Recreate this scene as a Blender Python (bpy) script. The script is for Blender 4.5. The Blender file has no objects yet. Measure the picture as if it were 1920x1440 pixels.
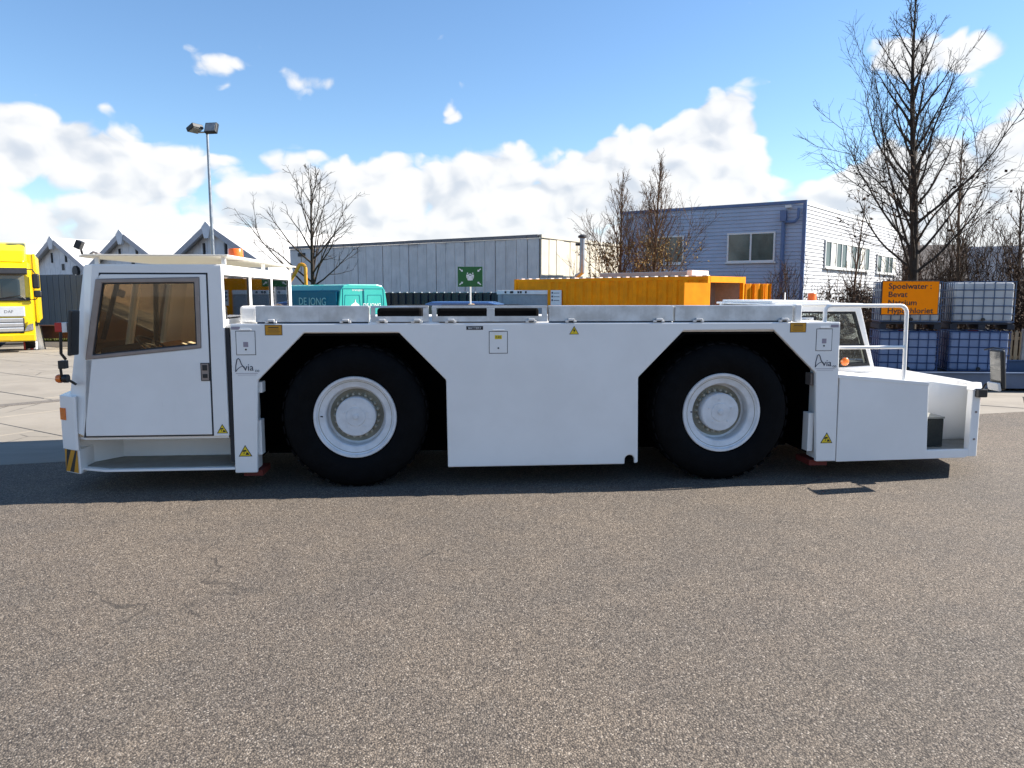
import bpy, bmesh, math, random
from mathutils import Vector, Matrix
R = math.radians
COL = bpy.context.scene.collection
scene = bpy.context.scene

# ---------------------------------------------------------------- camera
cam_d = bpy.data.cameras.new('camera')
cam_d.sensor_width = 36.0
cam_d.lens = 36.0 * 1400 / 1920
cam_d.clip_start = 0.05
cam_d.clip_end = 3000
cam = bpy.data.objects.new('camera', cam_d)
COL.objects.link(cam)
cam.location = (0, 0, 2.0)
cam.rotation_euler = (R(90) - math.atan(170 / 1400), 0, 0)
scene.camera = cam

# ---------------------------------------------------------------- sun and exposure
SUN = Vector((1.42, 0.30, 1.0)).normalized()          # direction towards the sun
sun_d = bpy.data.lights.new('sun', 'SUN')
sun_d.energy = 5.0
sun_d.angle = R(0.53)
sun_d.color = (1.0, 0.94, 0.85)
sun = bpy.data.objects.new('sun', sun_d)
COL.objects.link(sun)
sun.rotation_euler = SUN.to_track_quat('Z', 'Y').to_euler()
sun.location = (20, 5, 20)
scene.view_settings.view_transform = 'Standard'
scene.view_settings.look = 'None'
scene.view_settings.exposure = 1.35
scene.view_settings.gamma = 1.0
scene.view_settings.use_curve_mapping = False
scene.render.engine = 'CYCLES'
scene.cycles.max_bounces = 6
scene.cycles.transparent_max_bounces = 24
scene.cycles.caustics_reflective = False
scene.cycles.caustics_refractive = False

# ---------------------------------------------------------------- node expression helper
class X:
    """a shader value with arithmetic"""
    nt = None
    def __init__(s, v): s.v = v
    @staticmethod
    def op(o, *a, clamp=False):
        n = X.nt.nodes.new('ShaderNodeMath'); n.operation = o; n.use_clamp = clamp
        for i, q in enumerate(a):
            q = q.v if isinstance(q, X) else q
            if isinstance(q, (int, float)): n.inputs[i].default_value = q
            else: X.nt.links.new(q, n.inputs[i])
        return X(n.outputs[0])
    def __add__(s, o): return X.op('ADD', s, o)
    __radd__ = __add__
    def __sub__(s, o): return X.op('SUBTRACT', s, o)
    def __rsub__(s, o): return X.op('SUBTRACT', o, s)
    def __mul__(s, o): return X.op('MULTIPLY', s, o)
    __rmul__ = __mul__
    def __truediv__(s, o): return X.op('DIVIDE', s, o)
def smooth(x, a, b):
    n = X.nt.nodes.new('ShaderNodeMapRange'); n.interpolation_type = 'SMOOTHSTEP'
    X.nt.links.new(x.v, n.inputs[0]); n.inputs[1].default_value = a; n.inputs[2].default_value = b
    n.inputs[3].default_value = 0; n.inputs[4].default_value = 1
    return X(n.outputs[0])
def comb(x, y, z):
    n = X.nt.nodes.new('ShaderNodeCombineXYZ')
    for i, q in enumerate((x, y, z)):
        if isinstance(q, X): X.nt.links.new(q.v, n.inputs[i])
        else: n.inputs[i].default_value = q
    return n.outputs[0]
def noise(vec, scale, detail=4, rough=0.5, dist=0.0, dim='3D'):
    n = X.nt.nodes.new('ShaderNodeTexNoise'); n.noise_dimensions = dim
    n.inputs['Scale'].default_value = scale; n.inputs['Detail'].default_value = detail
    n.inputs['Roughness'].default_value = rough; n.inputs['Distortion'].default_value = dist
    if vec is not None: X.nt.links.new(vec, n.inputs['Vector'])
    return X(n.outputs['Fac'])
def voro(vec, scale, feat='F1', out='Distance', rnd=1.0, dim='3D'):
    n = X.nt.nodes.new('ShaderNodeTexVoronoi'); n.feature = feat; n.voronoi_dimensions = dim
    n.inputs['Scale'].default_value = scale
    if 'Randomness' in n.inputs: n.inputs['Randomness'].default_value = rnd
    if vec is not None: X.nt.links.new(vec, n.inputs['Vector'])
    return X(n.outputs[out])
def mixc(f, a, b, mode='MIX'):
    n = X.nt.nodes.new('ShaderNodeMix'); n.data_type = 'RGBA'; n.blend_type = mode
    def put(sock, q):
        q = q.v if isinstance(q, X) else q
        if isinstance(q, (tuple, list)): sock.default_value = (*q[:3], 1)
        elif isinstance(q, (int, float)): sock.default_value = q
        else: X.nt.links.new(q, sock)
    put(n.inputs[0], f); put(n.inputs[6], a); put(n.inputs[7], b)
    return X(n.outputs[2])

# ---------------------------------------------------------------- sky with cumulus clouds
world = bpy.data.worlds.new('World'); scene.world = world
world.use_nodes = True
nt = world.node_tree; nt.nodes.clear(); X.nt = nt
sky = nt.nodes.new('ShaderNodeTexSky'); sky.sky_type = 'NISHITA'; sky.sun_disc = False
sky.sun_elevation = math.asin(SUN.z)
sky.sun_rotation = math.atan2(SUN.x, SUN.y)
sky.altitude = 0; sky.air_density = 1.0; sky.dust_density = 0.1; sky.ozone_density = 3.6
tc = nt.nodes.new('ShaderNodeTexCoord')
sp = nt.nodes.new('ShaderNodeSeparateXYZ'); nt.links.new(tc.outputs['Generated'], sp.inputs[0])
CLOUD_LO, CLOUD_HI, CLOUD_HZ = (0.272, 0.295, 0.330), (0.405, 0.405, 0.405), (0.345, 0.36, 0.38)
dx, dy, dz = (X(o) for o in sp.outputs)
AZ = X.op('ARCTAN2', dx, dy); EL = X.op('ARCSINE', dz)
p0 = comb(AZ, EL * 1.35, 0.0)
nw = X.nt.nodes.new('ShaderNodeTexNoise'); nw.noise_dimensions = '2D'; nw.inputs['Scale'].default_value = 14; nw.inputs['Detail'].default_value = 3
X.nt.links.new(p0, nw.inputs['Vector'])
va = X.nt.nodes.new('ShaderNodeVectorMath'); va.operation = 'MULTIPLY_ADD'
X.nt.links.new(nw.outputs['Color'], va.inputs[0]); va.inputs[1].default_value = (0.045, 0.045, 0); X.nt.links.new(p0, va.inputs[2])
def puff(ox, oy, det):
    """cauliflower density of the cloud field, sampled at an offset"""
    vo = X.nt.nodes.new('ShaderNodeVectorMath'); vo.operation = 'ADD'
    X.nt.links.new(va.outputs[0], vo.inputs[0]); vo.inputs[1].default_value = (ox, oy, 0)
    p = vo.outputs[0]
    fb = noise(p, 8.0, det, 0.52, dim='2D')
    v1 = voro(p, 14.0, dim='2D'); v2 = voro(p, 34.0, dim='2D')
    return fb * 0.58 + (1.0 - v1) * 0.27 + (1.0 - v2) * 0.16
n1 = puff(0.0, 0.0, 7)
n2 = puff(0.016, 0.020, 4)                                  # a little way towards the sun
low = noise(comb(AZ, 3.7, 0.0), 1.7, 2, 0.5, dim='2D')
CL = [(-0.385,0.266,0.066,0.018,0.22), (-0.250,0.254,0.046,0.020,0.36), (-0.079,0.220,0.018,0.012,0.20),
      (0.268,0.197,0.072,0.044,0.56), (0.200,0.180,0.080,0.030,0.30), (0.450,0.268,0.044,0.024,0.40), (0.532,0.257,0.046,0.030,0.46),
      (-0.570,0.176,0.075,0.034,0.36), (-0.500,0.150,0.107,0.030,0.25), (-0.130,0.135,0.300,0.056,0.35),
      (0.118,0.145,0.171,0.052,0.34), (0.440,0.125,0.071,0.034,0.24), (0.550,0.130,0.110,0.060,0.34),
      (0.370,0.180,0.042,0.040,-0.4)]
bias = smooth(EL + (low - 0.5) * 0.14, 0.200, 0.050) * 0.36 + smooth(EL, 0.115, 0.04) * 0.14
pa = comb(AZ, EL, 0.0)
for a, e, w, h, k in CL:
    vm = nt.nodes.new('ShaderNodeVectorMath'); vm.operation = 'MULTIPLY_ADD'; nt.links.new(pa, vm.inputs[0])
    vm.inputs[1].default_value = (1 / w, 1 / h, 0); vm.inputs[2].default_value = (-a / w, -e / h, 0)
    dt = nt.nodes.new('ShaderNodeVectorMath'); dt.operation = 'DOT_PRODUCT'
    nt.links.new(vm.outputs[0], dt.inputs[0]); nt.links.new(vm.outputs[0], dt.inputs[1])
    bias = X.op('MULTIPLY_ADD', X.op('POWER', math.exp(-1), X(dt.outputs['Value'])), k, bias)
dens = n1 + bias
alpha = smooth(dens, 0.755, 0.875)
lit = smooth((n1 - n2) * 1.7 + 0.60 - smooth(dens, 0.95, 1.25) * 0.10, 0.22, 0.66)
ccol = mixc(lit, CLOUD_LO, CLOUD_HI)
ccol = mixc(smooth(EL, 0.16, 0.0) * 0.35, ccol, CLOUD_HZ)
def scale_rgb(c, k):
    n = nt.nodes.new('ShaderNodeVectorMath'); n.operation = 'SCALE'
    nt.links.new(c.v if isinstance(c, X) else c, n.inputs[0]); n.inputs[3].default_value = k
    return X(n.outputs[0])
SKY_K = 0.079
hs = nt.nodes.new('ShaderNodeHueSaturation'); hs.inputs['Saturation'].default_value = 1.07
nt.links.new(sky.outputs[0], hs.inputs['Color'])
full = mixc(alpha * 0.96, scale_rgb(hs.outputs[0], 1.0), scale_rgb(ccol, 1.0 / SKY_K))
bg = nt.nodes.new('ShaderNodeBackground'); bg.inputs['Strength'].default_value = SKY_K
nt.links.new(full.v, bg.inputs['Color'])
wo = nt.nodes.new('ShaderNodeOutputWorld'); nt.links.new(bg.outputs[0], wo.inputs[0])
world.cycles.sampling_method = 'MANUAL'; world.cycles.sample_map_resolution = 512

# ---------------------------------------------------------------- materials
def lin(h):
    h = h.lstrip('#'); o = []
    for i in (0, 2, 4):
        c = int(h[i:i + 2], 16) / 255
        o.append(c / 12.92 if c <= 0.04045 else ((c + 0.055) / 1.055) ** 2.4)
    return tuple(o)
MATS = {}
def new_mat(name):
    m = bpy.data.materials.new(name); m.use_nodes = True
    m.node_tree.nodes.clear(); X.nt = m.node_tree
    out = m.node_tree.nodes.new('ShaderNodeOutputMaterial')
    MATS[name] = m
    return m, out
def principled(out, color, rough=0.5, metal=0.0, spec=0.5, coat=0.0):
    b = X.nt.nodes.new('ShaderNodeBsdfPrincipled')
    for k, q in (('Base Color', color), ('Roughness', rough), ('Metallic', metal), ('Specular IOR Level', spec), ('Coat Weight', coat)):
        if isinstance(q, X): X.nt.links.new(q.v, b.inputs[k])
        elif isinstance(q, tuple): b.inputs[k].default_value = (*q, 1)
        else: b.inputs[k].default_value = q
    X.nt.links.new(b.outputs[0], out.inputs[0])
    return b
def objco():
    t = X.nt.nodes.new('ShaderNodeTexCoord'); return t.outputs['Object']
def worldco():
    return X.nt.nodes.new('ShaderNodeNewGeometry').outputs['Position']
def rnd_obj():
    return X(X.nt.nodes.new('ShaderNodeObjectInfo').outputs['Random'])
def bump(b, h, strength=0.3, dist=0.01):
    n = X.nt.nodes.new('ShaderNodeBump'); n.inputs['Strength'].default_value = strength; n.inputs['Distance'].default_value = dist
    X.nt.links.new(h.v, n.inputs['Height']); X.nt.links.new(n.outputs[0], b.inputs['Normal'])
def stretch(vec, sx, sy, sz):
    n = X.nt.nodes.new('ShaderNodeMapping'); n.inputs['Scale'].default_value = (sx, sy, sz)
    X.nt.links.new(vec, n.inputs[0]); return n.outputs[0]
def simple(name, color, rough=0.5, metal=0.0, var=0.12, scale=6.0, bmp=0.0, bscale=60.0, coat=0.0, streak=0.0, pervar=0.0, spec=0.5, top_stain=0.0):
    m, out = new_mat(name)
    if isinstance(color, str): color = lin(color)
    co = objco()
    n = noise(co, scale, 5, 0.6)
    c = mixc(smooth(n, 0.3, 0.7), tuple(q * (1 - var) for q in color), tuple(min(1, q * (1 + var * 0.7)) for q in color))
    if streak:
        s = noise(stretch(co, 9, 9, 0.5), 2.0, 5, 0.6)
        c = mixc(smooth(s, 0.52, 0.75) * streak, c, tuple(q * 0.45 for q in color))
    if top_stain:
        zz = X.nt.nodes.new('ShaderNodeSeparateXYZ'); X.nt.links.new(co, zz.inputs[0])
        sn = noise(stretch(worldco(), 0.22, 0.22, 0.9), 1.0, 5, 0.7)
        c = mixc(smooth(X(zz.outputs[2]) + sn * 1.6, top_stain, top_stain + 0.45) * 0.75, c, tuple(q * 0.28 for q in color))
    if pervar:
        c = mixc(rnd_obj() * pervar, c, tuple(q * 0.5 for q in color))
    r = n * 0.2 + (rough - 0.1)
    b = principled(out, c, r, metal, spec, coat)
    if bmp: bump(b, noise(co, bscale, 4, 0.6), bmp, 0.01)
    return m
def glass(name, tint=(0.9, 0.93, 0.92), refl=0.6, rough=0.02):
    m, out = new_mat(name)
    t = X.nt.nodes.new('ShaderNodeBsdfTransparent'); t.inputs[0].default_value = (*tint, 1)
    g = X.nt.nodes.new('ShaderNodeBsdfGlossy'); g.inputs['Roughness'].default_value = rough; g.inputs[0].default_value = (0.95, 0.96, 1, 1)
    f = X.nt.nodes.new('ShaderNodeFresnel'); f.inputs[0].default_value = 1.5
    k = X(f.outputs[0]) * (2 * refl)
    mx = X.nt.nodes.new('ShaderNodeMixShader')
    X.nt.links.new(k.v, mx.inputs[0]); X.nt.links.new(t.outputs[0], mx.inputs[1]); X.nt.links.new(g.outputs[0], mx.inputs[2])
    X.nt.links.new(mx.outputs[0], out.inputs[0])
    return m

# ---------------------------------------------------------------- mesh builder
class MB:
    def __init__(s): s.v = []; s.f = []
    def add(s, v, f):
        k = len(s.v); s.v += [tuple(p) for p in v]; s.f += [tuple(i + k for i in q) for q in f]; return s
    def box(s, x0, x1, y0, y1, z0, z1):
        return s.add([(x0,y0,z0),(x1,y0,z0),(x1,y1,z0),(x0,y1,z0),(x0,y0,z1),(x1,y0,z1),(x1,y1,z1),(x0,y1,z1)],
                     [(0,3,2,1),(4,5,6,7),(0,1,5,4),(1,2,6,5),(2,3,7,6),(3,0,4,7)])
    def obox(s, c, size, rot):
        a, b, d = (q / 2 for q in size); M = rot.to_3x3()
        pts = [Vector(c) + M @ Vector(p) for p in [(-a,-b,-d),(a,-b,-d),(a,b,-d),(-a,b,-d),(-a,-b,d),(a,-b,d),(a,b,d),(-a,b,d)]]
        return s.add(pts, [(0,3,2,1),(4,5,6,7),(0,1,5,4),(1,2,6,5),(2,3,7,6),(3,0,4,7)])
    @staticmethod
    def _p(q, axis, h):
        return (q[0], h, q[1]) if axis == 'y' else (q[0], q[1], h) if axis == 'z' else (h, q[0], q[1])
    def prism(s, pts, axis, a, b):
        n = len(pts)
        return s.add([s._p(q, axis, a) for q in pts] + [s._p(q, axis, b) for q in pts],
                     [tuple(range(n)), tuple(range(2 * n - 1, n - 1, -1))] + [(i, i + n, (i + 1) % n + n, (i + 1) % n) for i in range(n)])
    def ring(s, o, i, axis, a, b):
        n = len(o)
        v = [s._p(q, axis, a) for q in o] + [s._p(q, axis, a) for q in i] + [s._p(q, axis, b) for q in o] + [s._p(q, axis, b) for q in i]
        f = []
        for k in range(n):
            j = (k + 1) % n
            f += [(k, j, n + j, n + k), (2*n + k, 3*n + k, 3*n + j, 2*n + j), (k, 2*n + k, 2*n + j, j), (n + k, n + j, 3*n + j, 3*n + k)]
        return s.add(v, f)
    def tube(s, path, r, n=8, cap=True):
        path = [Vector(p) for p in path]
        rs = r if isinstance(r, (list, tuple)) else [r] * len(path)
        t0 = (path[1] - path[0]).normalized()
        up = Vector((0, 0, 1)) if abs(t0.z) < 0.9 else Vector((1, 0, 0))
        u = t0.cross(up).normalized()
        base = len(s.v)
        for i, p in enumerate(path):
            t = (path[min(i + 1, len(path) - 1)] - path[max(i - 1, 0)])
            if t.length < 1e-9: t = t0
            t.normalize()
            u = (u - t * u.dot(t))
            if u.length < 1e-6: u = t.orthogonal()
            u.normalize(); w = t.cross(u)
            for k in range(n):
                a = 2 * math.pi * k / n
                s.v.append(tuple(p + (u * math.cos(a) + w * math.sin(a)) * rs[i]))
        for i in range(len(path) - 1):
            for k in range(n):
                j = (k + 1) % n
                s.f.append((base + i*n + k, base + i*n + j, base + (i+1)*n + j, base + (i+1)*n + k))
        if cap:
            s.f.append(tuple(base + k for k in range(n))[::-1]); m = base + (len(path) - 1) * n
            s.f.append(tuple(m + k for k in range(n)))
        return s
    def lathe(s, prof, n=32, axis='y', c=(0, 0, 0), closed=False):
        base = len(s.v)
        for r, h in prof:
            for k in range(n):
                a = 2 * math.pi * k / n; p, q = r * math.cos(a), r * math.sin(a)
                P = (p, h, q) if axis == 'y' else (p, q, h) if axis == 'z' else (h, p, q)
                s.v.append((P[0] + c[0], P[1] + c[1], P[2] + c[2]))
        m = len(prof)
        for i in range(m if closed else m - 1):
            ii = (i + 1) % m
            for k in range(n):
                j = (k + 1) % n
                s.f.append((base + i*n + k, base + i*n + j, base + ii*n + j, base + ii*n + k))
        if not closed:
            if prof[0][0] > 1e-6: s.f.append(tuple(base + k for k in range(n)))
            if prof[-1][0] > 1e-6: s.f.append(tuple(base + (m - 1)*n + k for k in range(n)))
        return s
    def sphere(s, c, r, n=10, m=6, sz=1.0):
        pr = [(max(1e-4, r * math.sin(math.pi * i / m)), -r * sz * math.cos(math.pi * i / m)) for i in range(m + 1)]
        return s.lathe(pr, n, 'z', c)
    def mesh(s, name, mat, smooth=None, fix=True):
        me = bpy.data.meshes.new(name); me.from_pydata(s.v, [], s.f)
        if fix:
            bm = bmesh.new(); bm.from_mesh(me); bmesh.ops.remove_doubles(bm, verts=bm.verts, dist=1e-5)
            bmesh.ops.recalc_face_normals(bm, faces=bm.faces); bm.to_mesh(me); bm.free()
        me.materials.append(mat if not isinstance(mat, str) else MATS[mat])
        if smooth is not None:
            me.polygons.foreach_set('use_smooth', [True] * len(me.polygons))
            me.set_sharp_from_angle(angle=R(smooth))
        me.update()
        return me
    def build(s, name, mat, parent=None, bevel=0.0, smooth=None, seg=2, fix=True):
        return link(name, s.mesh(name, mat, smooth, fix), parent, bevel, seg)
def link(name, data, parent=None, bevel=0.0, seg=2, loc=None, rz=None):
    o = bpy.data.objects.new(name, data); COL.objects.link(o)
    if parent is not None: o.parent = parent
    if loc is not None: o.location = loc
    if rz is not None: o.rotation_euler = (0, 0, rz)
    if bevel:
        b = o.modifiers.new('bevel', 'BEVEL'); b.width = bevel; b.segments = seg; b.limit_method = 'ANGLE'; b.angle_limit = R(40)
        b.harden_normals = False
    return o
def tag(o, label=None, cat=None, group=None, kind=None):
    for k, q in (('label', label), ('category', cat), ('group', group), ('kind', kind)):
        if q: o[k] = q
    return o
def thing(name, label, cat, loc=(0, 0, 0), rz=0.0, group=None):
    o = link(name, None, None, loc=loc, rz=rz); o.empty_display_size = 0.3
    return tag(o, label, cat, group)
def copy_tree(o, parent=None):
    c = o.copy(); COL.objects.link(c); c.parent = parent
    for ch in list(o.children): copy_tree(ch, c)
    return c
def text(name, body, size, mat, parent, loc, face='-y', align='LEFT', sx=1.0, bold=0.0, rz=0.0, depth=0.0008, space=1.0):
    cu = bpy.data.curves.new(name, 'FONT'); cu.body = body; cu.size = size; cu.align_x = align
    cu.extrude = depth; cu.offset = bold; cu.resolution_u = 3; cu.space_character = space
    tmp = bpy.data.objects.new('tmp', cu); COL.objects.link(tmp)
    me = bpy.data.meshes.new_from_object(tmp)
    bpy.data.objects.remove(tmp); bpy.data.curves.remove(cu)
    M = Matrix.Rotation(R(90), 4, 'X') if face == '-y' else Matrix.Rotation(R(90), 4, 'Z') @ Matrix.Rotation(R(90), 4, 'X')
    me.transform(Matrix.Diagonal((sx, 1, 1, 1)))
    me.transform(M)
    me.materials.clear(); me.materials.append(MATS[mat])
    return link(name, me, parent, loc=loc, rz=rz)

# ================================================================ materials of the place
def mat_asphalt():
    m, out = new_mat('asphalt'); co = worldco()
    cell = X.nt.nodes.new('ShaderNodeTexVoronoi'); cell.inputs['Scale'].default_value = 105
    X.nt.links.new(co, cell.inputs[0])
    sepc = X.nt.nodes.new('ShaderNodeSeparateColor'); X.nt.links.new(cell.outputs['Color'], sepc.inputs[0])
    rv, gv = X(sepc.outputs[0]), X(sepc.outputs[1]); d = X(cell.outputs['Distance'])
    fine = noise(co, 220, 3, 0.6)
    big = noise(co, 0.45, 2, 0.6); mid = noise(co, 2.6, 4, 0.65); pat = noise(co, 11, 2, 0.6)
    stone = mixc(rv, (0.076, 0.064, 0.053), (0.215, 0.180, 0.145))
    stone = mixc(smooth(gv, 0.90, 0.98), stone, (0.31, 0.272, 0.230))
    stone = mixc(smooth(gv, 0.16, 0.02), stone, (0.06, 0.050, 0.044))
    c = mixc(smooth(d, 0.45, 0.75) * 0.6, stone, (0.028, 0.025, 0.022))
    tone = smooth(big * 0.55 + mid * 0.45, 0.36, 0.64)
    c = mixc(0.8, c, mixc(tone, (0.84, 0.83, 0.83), (1.12, 1.06, 0.99)), 'MULTIPLY')
    c = mixc(smooth(pat, 0.56, 0.72) * 0.30, c, (0.122, 0.104, 0.085))
    st = smooth(noise(co, 1.1, 3, 0.7, 0.6), 0.66, 0.74)
    c = mixc(st * 0.22, c, (0.07, 0.066, 0.065))
    wv = X.nt.nodes.new('ShaderNodeTexNoise'); wv.inputs['Scale'].default_value = 1.3; wv.inputs['Detail'].default_value = 4; X.nt.links.new(co, wv.inputs[0])
    wa = X.nt.nodes.new('ShaderNodeVectorMath'); wa.operation = 'MULTIPLY_ADD'; X.nt.links.new(wv.outputs['Color'], wa.inputs[0]); wa.inputs[1].default_value = (.9, .9, 0); X.nt.links.new(co, wa.inputs[2])
    cr = voro(wa.outputs[0], 0.30, 'DISTANCE_TO_EDGE')
    crn = smooth(cr + (mid - 0.5) * 0.012, 0.0045, 0.0015) * smooth(noise(co, 0.7, 3, 0.5), 0.52, 0.60)
    c = mixc(crn * 0.6, c, (0.03, 0.026, 0.023))
    b = principled(out, c, fine * 0.25 + 0.72, 0, 0.3)
    bump(b, (1.0 - d) * 0.8 + fine * 0.35 + pat * 0.4, 0.8, 0.007)
mat_asphalt()
def mat_concrete(name, base, pervar):
    m, out = new_mat(name); co = worldco()
    n = noise(co, 0.8, 6, 0.65); f = noise(co, 38, 5, 0.7); g = noise(stretch(co, 0.35, 2.2, 1), 1.6, 5, 0.6)
    c = mixc(smooth(n, 0.3, 0.7), tuple(q * 0.78 for q in base), base)
    c = mixc(smooth(g, 0.5, 0.75) * 0.45, c, tuple(q * 1.18 for q in base))
    c = mixc(smooth(f, 0.55, 0.8) * 0.5, c, tuple(q * 0.55 for q in base))
    cr = voro(co, 0.42, 'DISTANCE_TO_EDGE'); crn = smooth(cr + (noise(co, 6, 4, .6) - 0.5) * 0.02, 0.008, 0.002) * smooth(noise(co, 0.5, 2, 0.5), 0.5, 0.56)
    c = mixc(crn * 0.8, c, (0.06, 0.052, 0.045))
    if pervar: c = mixc(rnd_obj() * pervar, c, tuple(q * 0.7 for q in base))
    b = principled(out, c, 0.85, 0, 0.3); bump(b, f, 0.35, 0.004)
mat_concrete('concrete', (0.30, 0.265, 0.218), 0.3)
mat_concrete('yard_far', (0.24, 0.214, 0.175), 0)
simple('joint', (0.07, 0.06, 0.05), 0.95, var=0.4, scale=20)
simple('asphalt_patch', (0.15, 0.13, 0.11), 0.9, var=0.4, scale=60, bmp=0.8, bscale=120)
def mat_grass():
    m, out = new_mat('grass')
    c = mixc(noise(worldco(), 3.0, 5, 0.7), (0.05, 0.07, 0.015), (0.13, 0.125, 0.04))
    principled(out, c, 0.9, 0, 0.2)
mat_grass()

# ================================================================ ground
TUG_O = Vector((-1.625, 7.499, 0)); TUG_A = R(4.52)
g = MB().add([(-900, -500, -0.03), (900, -500, -0.03), (900, 1500, -0.03), (-900, 1500, -0.03)], [(0, 1, 2, 3)])
tag(g.build('ground', 'yard_far'), kind='structure')
LA, LB = Vector((-6.01, 8.58)), Vector((8.71, 12.56)); LD = (LB - LA).normalized(); LN = Vector((-LD.y, LD.x))
a0 = LA - LD * 60; a1 = LB + LD * 60
asp = MB().add([(a0.x, a0.y, 0), (a1.x, a1.y, 0), (a1.x + 10, -45, 0), (a0.x - 10, -45, 0)], [(0, 3, 2, 1)])
tag(asp.build('asphalt_apron', 'asphalt'), kind='structure')
YA = R(-33); E1 = Vector((math.cos(YA), math.sin(YA))); E2 = Vector((-math.sin(YA), math.cos(YA)))
yard = MB().add([(a0.x, a0.y, -0.014), (a1.x, a1.y, -0.014), (a1.x - 20, 60, -0.014), (a0.x, 60, -0.014)], [(0, 1, 2, 3)]).build('concrete_yard', 'joint')
tag(yard, kind='structure')
def clip(poly, p0, n, off):
    o = []
    for i, a in enumerate(poly):
        b = poly[(i + 1) % len(poly)]; da = (a - p0).dot(n) - off; db = (b - p0).dot(n) - off
        if da >= 0: o.append(a)
        if (da >= 0) != (db >= 0): o.append(a + (b - a) * (da / (da - db)))
    return o
random.seed(4)
SX, SY = 3.5, 1.75
for i in range(-9, 9):
    for j in range(-2, 18):
        cx, cy = i * SX + 0.5 + (SX / 2 if j % 2 else 0), 5.25 + j * SY
        mid = E1 * (cx + SX / 2) + E2 * (cy + SY / 2)
        if not (-24 < mid.x < 15 and 6 < mid.y < 29): continue
        q = 0.011
        poly = [E1 * x + E2 * y for x, y in ((cx + q, cy + q), (cx + SX - q, cy + q), (cx + SX - q, cy + SY - q), (cx + q, cy + SY - q))]
        poly = clip(poly, LA, LN, 0.02)
        if len(poly) < 3: continue
        c = sum((p for p in poly), Vector((0, 0))) / len(poly); h = random.uniform(-0.004, 0.003)
        o = MB().prism([tuple(p - c) for p in poly], 'z', -0.1, h).build('concrete_slab', 'concrete', yard, bevel=0.006, seg=1)
        o.location = (c.x, c.y, 0.0)
strip = MB(); A_, B_ = Vector((-12.5, 9.9)), Vector((-5.2, 17.2))
dd = (B_ - A_).normalized(); nn = Vector((-dd.y, dd.x)) * 0.16
strip.prism([tuple(A_ - nn), tuple(B_ - nn), tuple(B_ + nn), tuple(A_ + nn)], 'z', -0.01, 0.007)
tag(strip.build('patch_strip', 'asphalt_patch'), kind='structure')
# grass verge before the grey fence
random.seed(9); gb = MB()
gb.prism([(-30, 31.6), (-15, 31.6), (-15, 34.2), (-30, 34.2)], 'z', -0.02, 0.03)
for k in range(9000):
    x, y = random.uniform(-30, -15), random.uniform(31.5, 34.1); h = random.uniform(0.04, 0.16); a = random.uniform(0, 6.28); w = 0.02
    gb.add([(x - w * math.cos(a), y - w * math.sin(a), 0.02), (x + w * math.cos(a), y + w * math.sin(a), 0.02), (x + random.uniform(-.06, .06), y + random.uniform(-.06, .06), h)], [(0, 1, 2)])
tag(gb.build('grass_verge', 'grass', fix=False), 'short rough grass verge along the foot of the grey fence', 'grass', kind='stuff')

# ================================================================ buildings
simple('shed_panel', '#dbdcdf', 0.8, var=0.1, scale=1.5, streak=0.35, pervar=0.12)
simple('shed_trim', '#b5b3b6', 0.75, var=0.12, scale=3, streak=0.2)
simple('shed_roof', (0.50, 0.49, 0.47), 0.7, var=0.06, scale=1, streak=0.1)
simple('dark_trim', '#2b2c30', 0.6, var=0.2)
simple('grey_panel', '#dad6d2', 0.7, var=0.10, scale=1.2, streak=0.5, pervar=0.10, top_stain=5.85)
simple('cream_panel', '#bdb6a6', 0.7, var=0.10, scale=1.2, streak=0.25, pervar=0.08)
simple('capping', '#6f6d70', 0.5, metal=0.4, var=0.15)
simple('blue_siding', '#a9b3c4', 0.45, var=0.10, scale=0.7, streak=0.15)
simple('white_siding', (0.46, 0.46, 0.465), 0.5, var=0.05, scale=0.7, streak=0.15)
simple('blue_trim', '#5b7096', 0.5, var=0.1)
simple('frame_white', (0.72, 0.72, 0.70), 0.4, var=0.05)
simple('pane_dark', '#39504f', 0.08, var=0.25, scale=1.2, spec=0.8)
simple('blind', '#c9c7bd', 0.8, var=0.1)
simple('roof_felt', '#4c4a4a', 0.9, var=0.2)
simple('roof_tile', '#6b625b', 0.85, var=0.3, scale=2.0, bmp=0.6, bscale=14)
simple('brick_wall', '#7c6253', 0.9, var=0.2, scale=4, bmp=0.5, bscale=30)
simple('slate', '#59606c', 0.8, var=0.2, scale=2)

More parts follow.
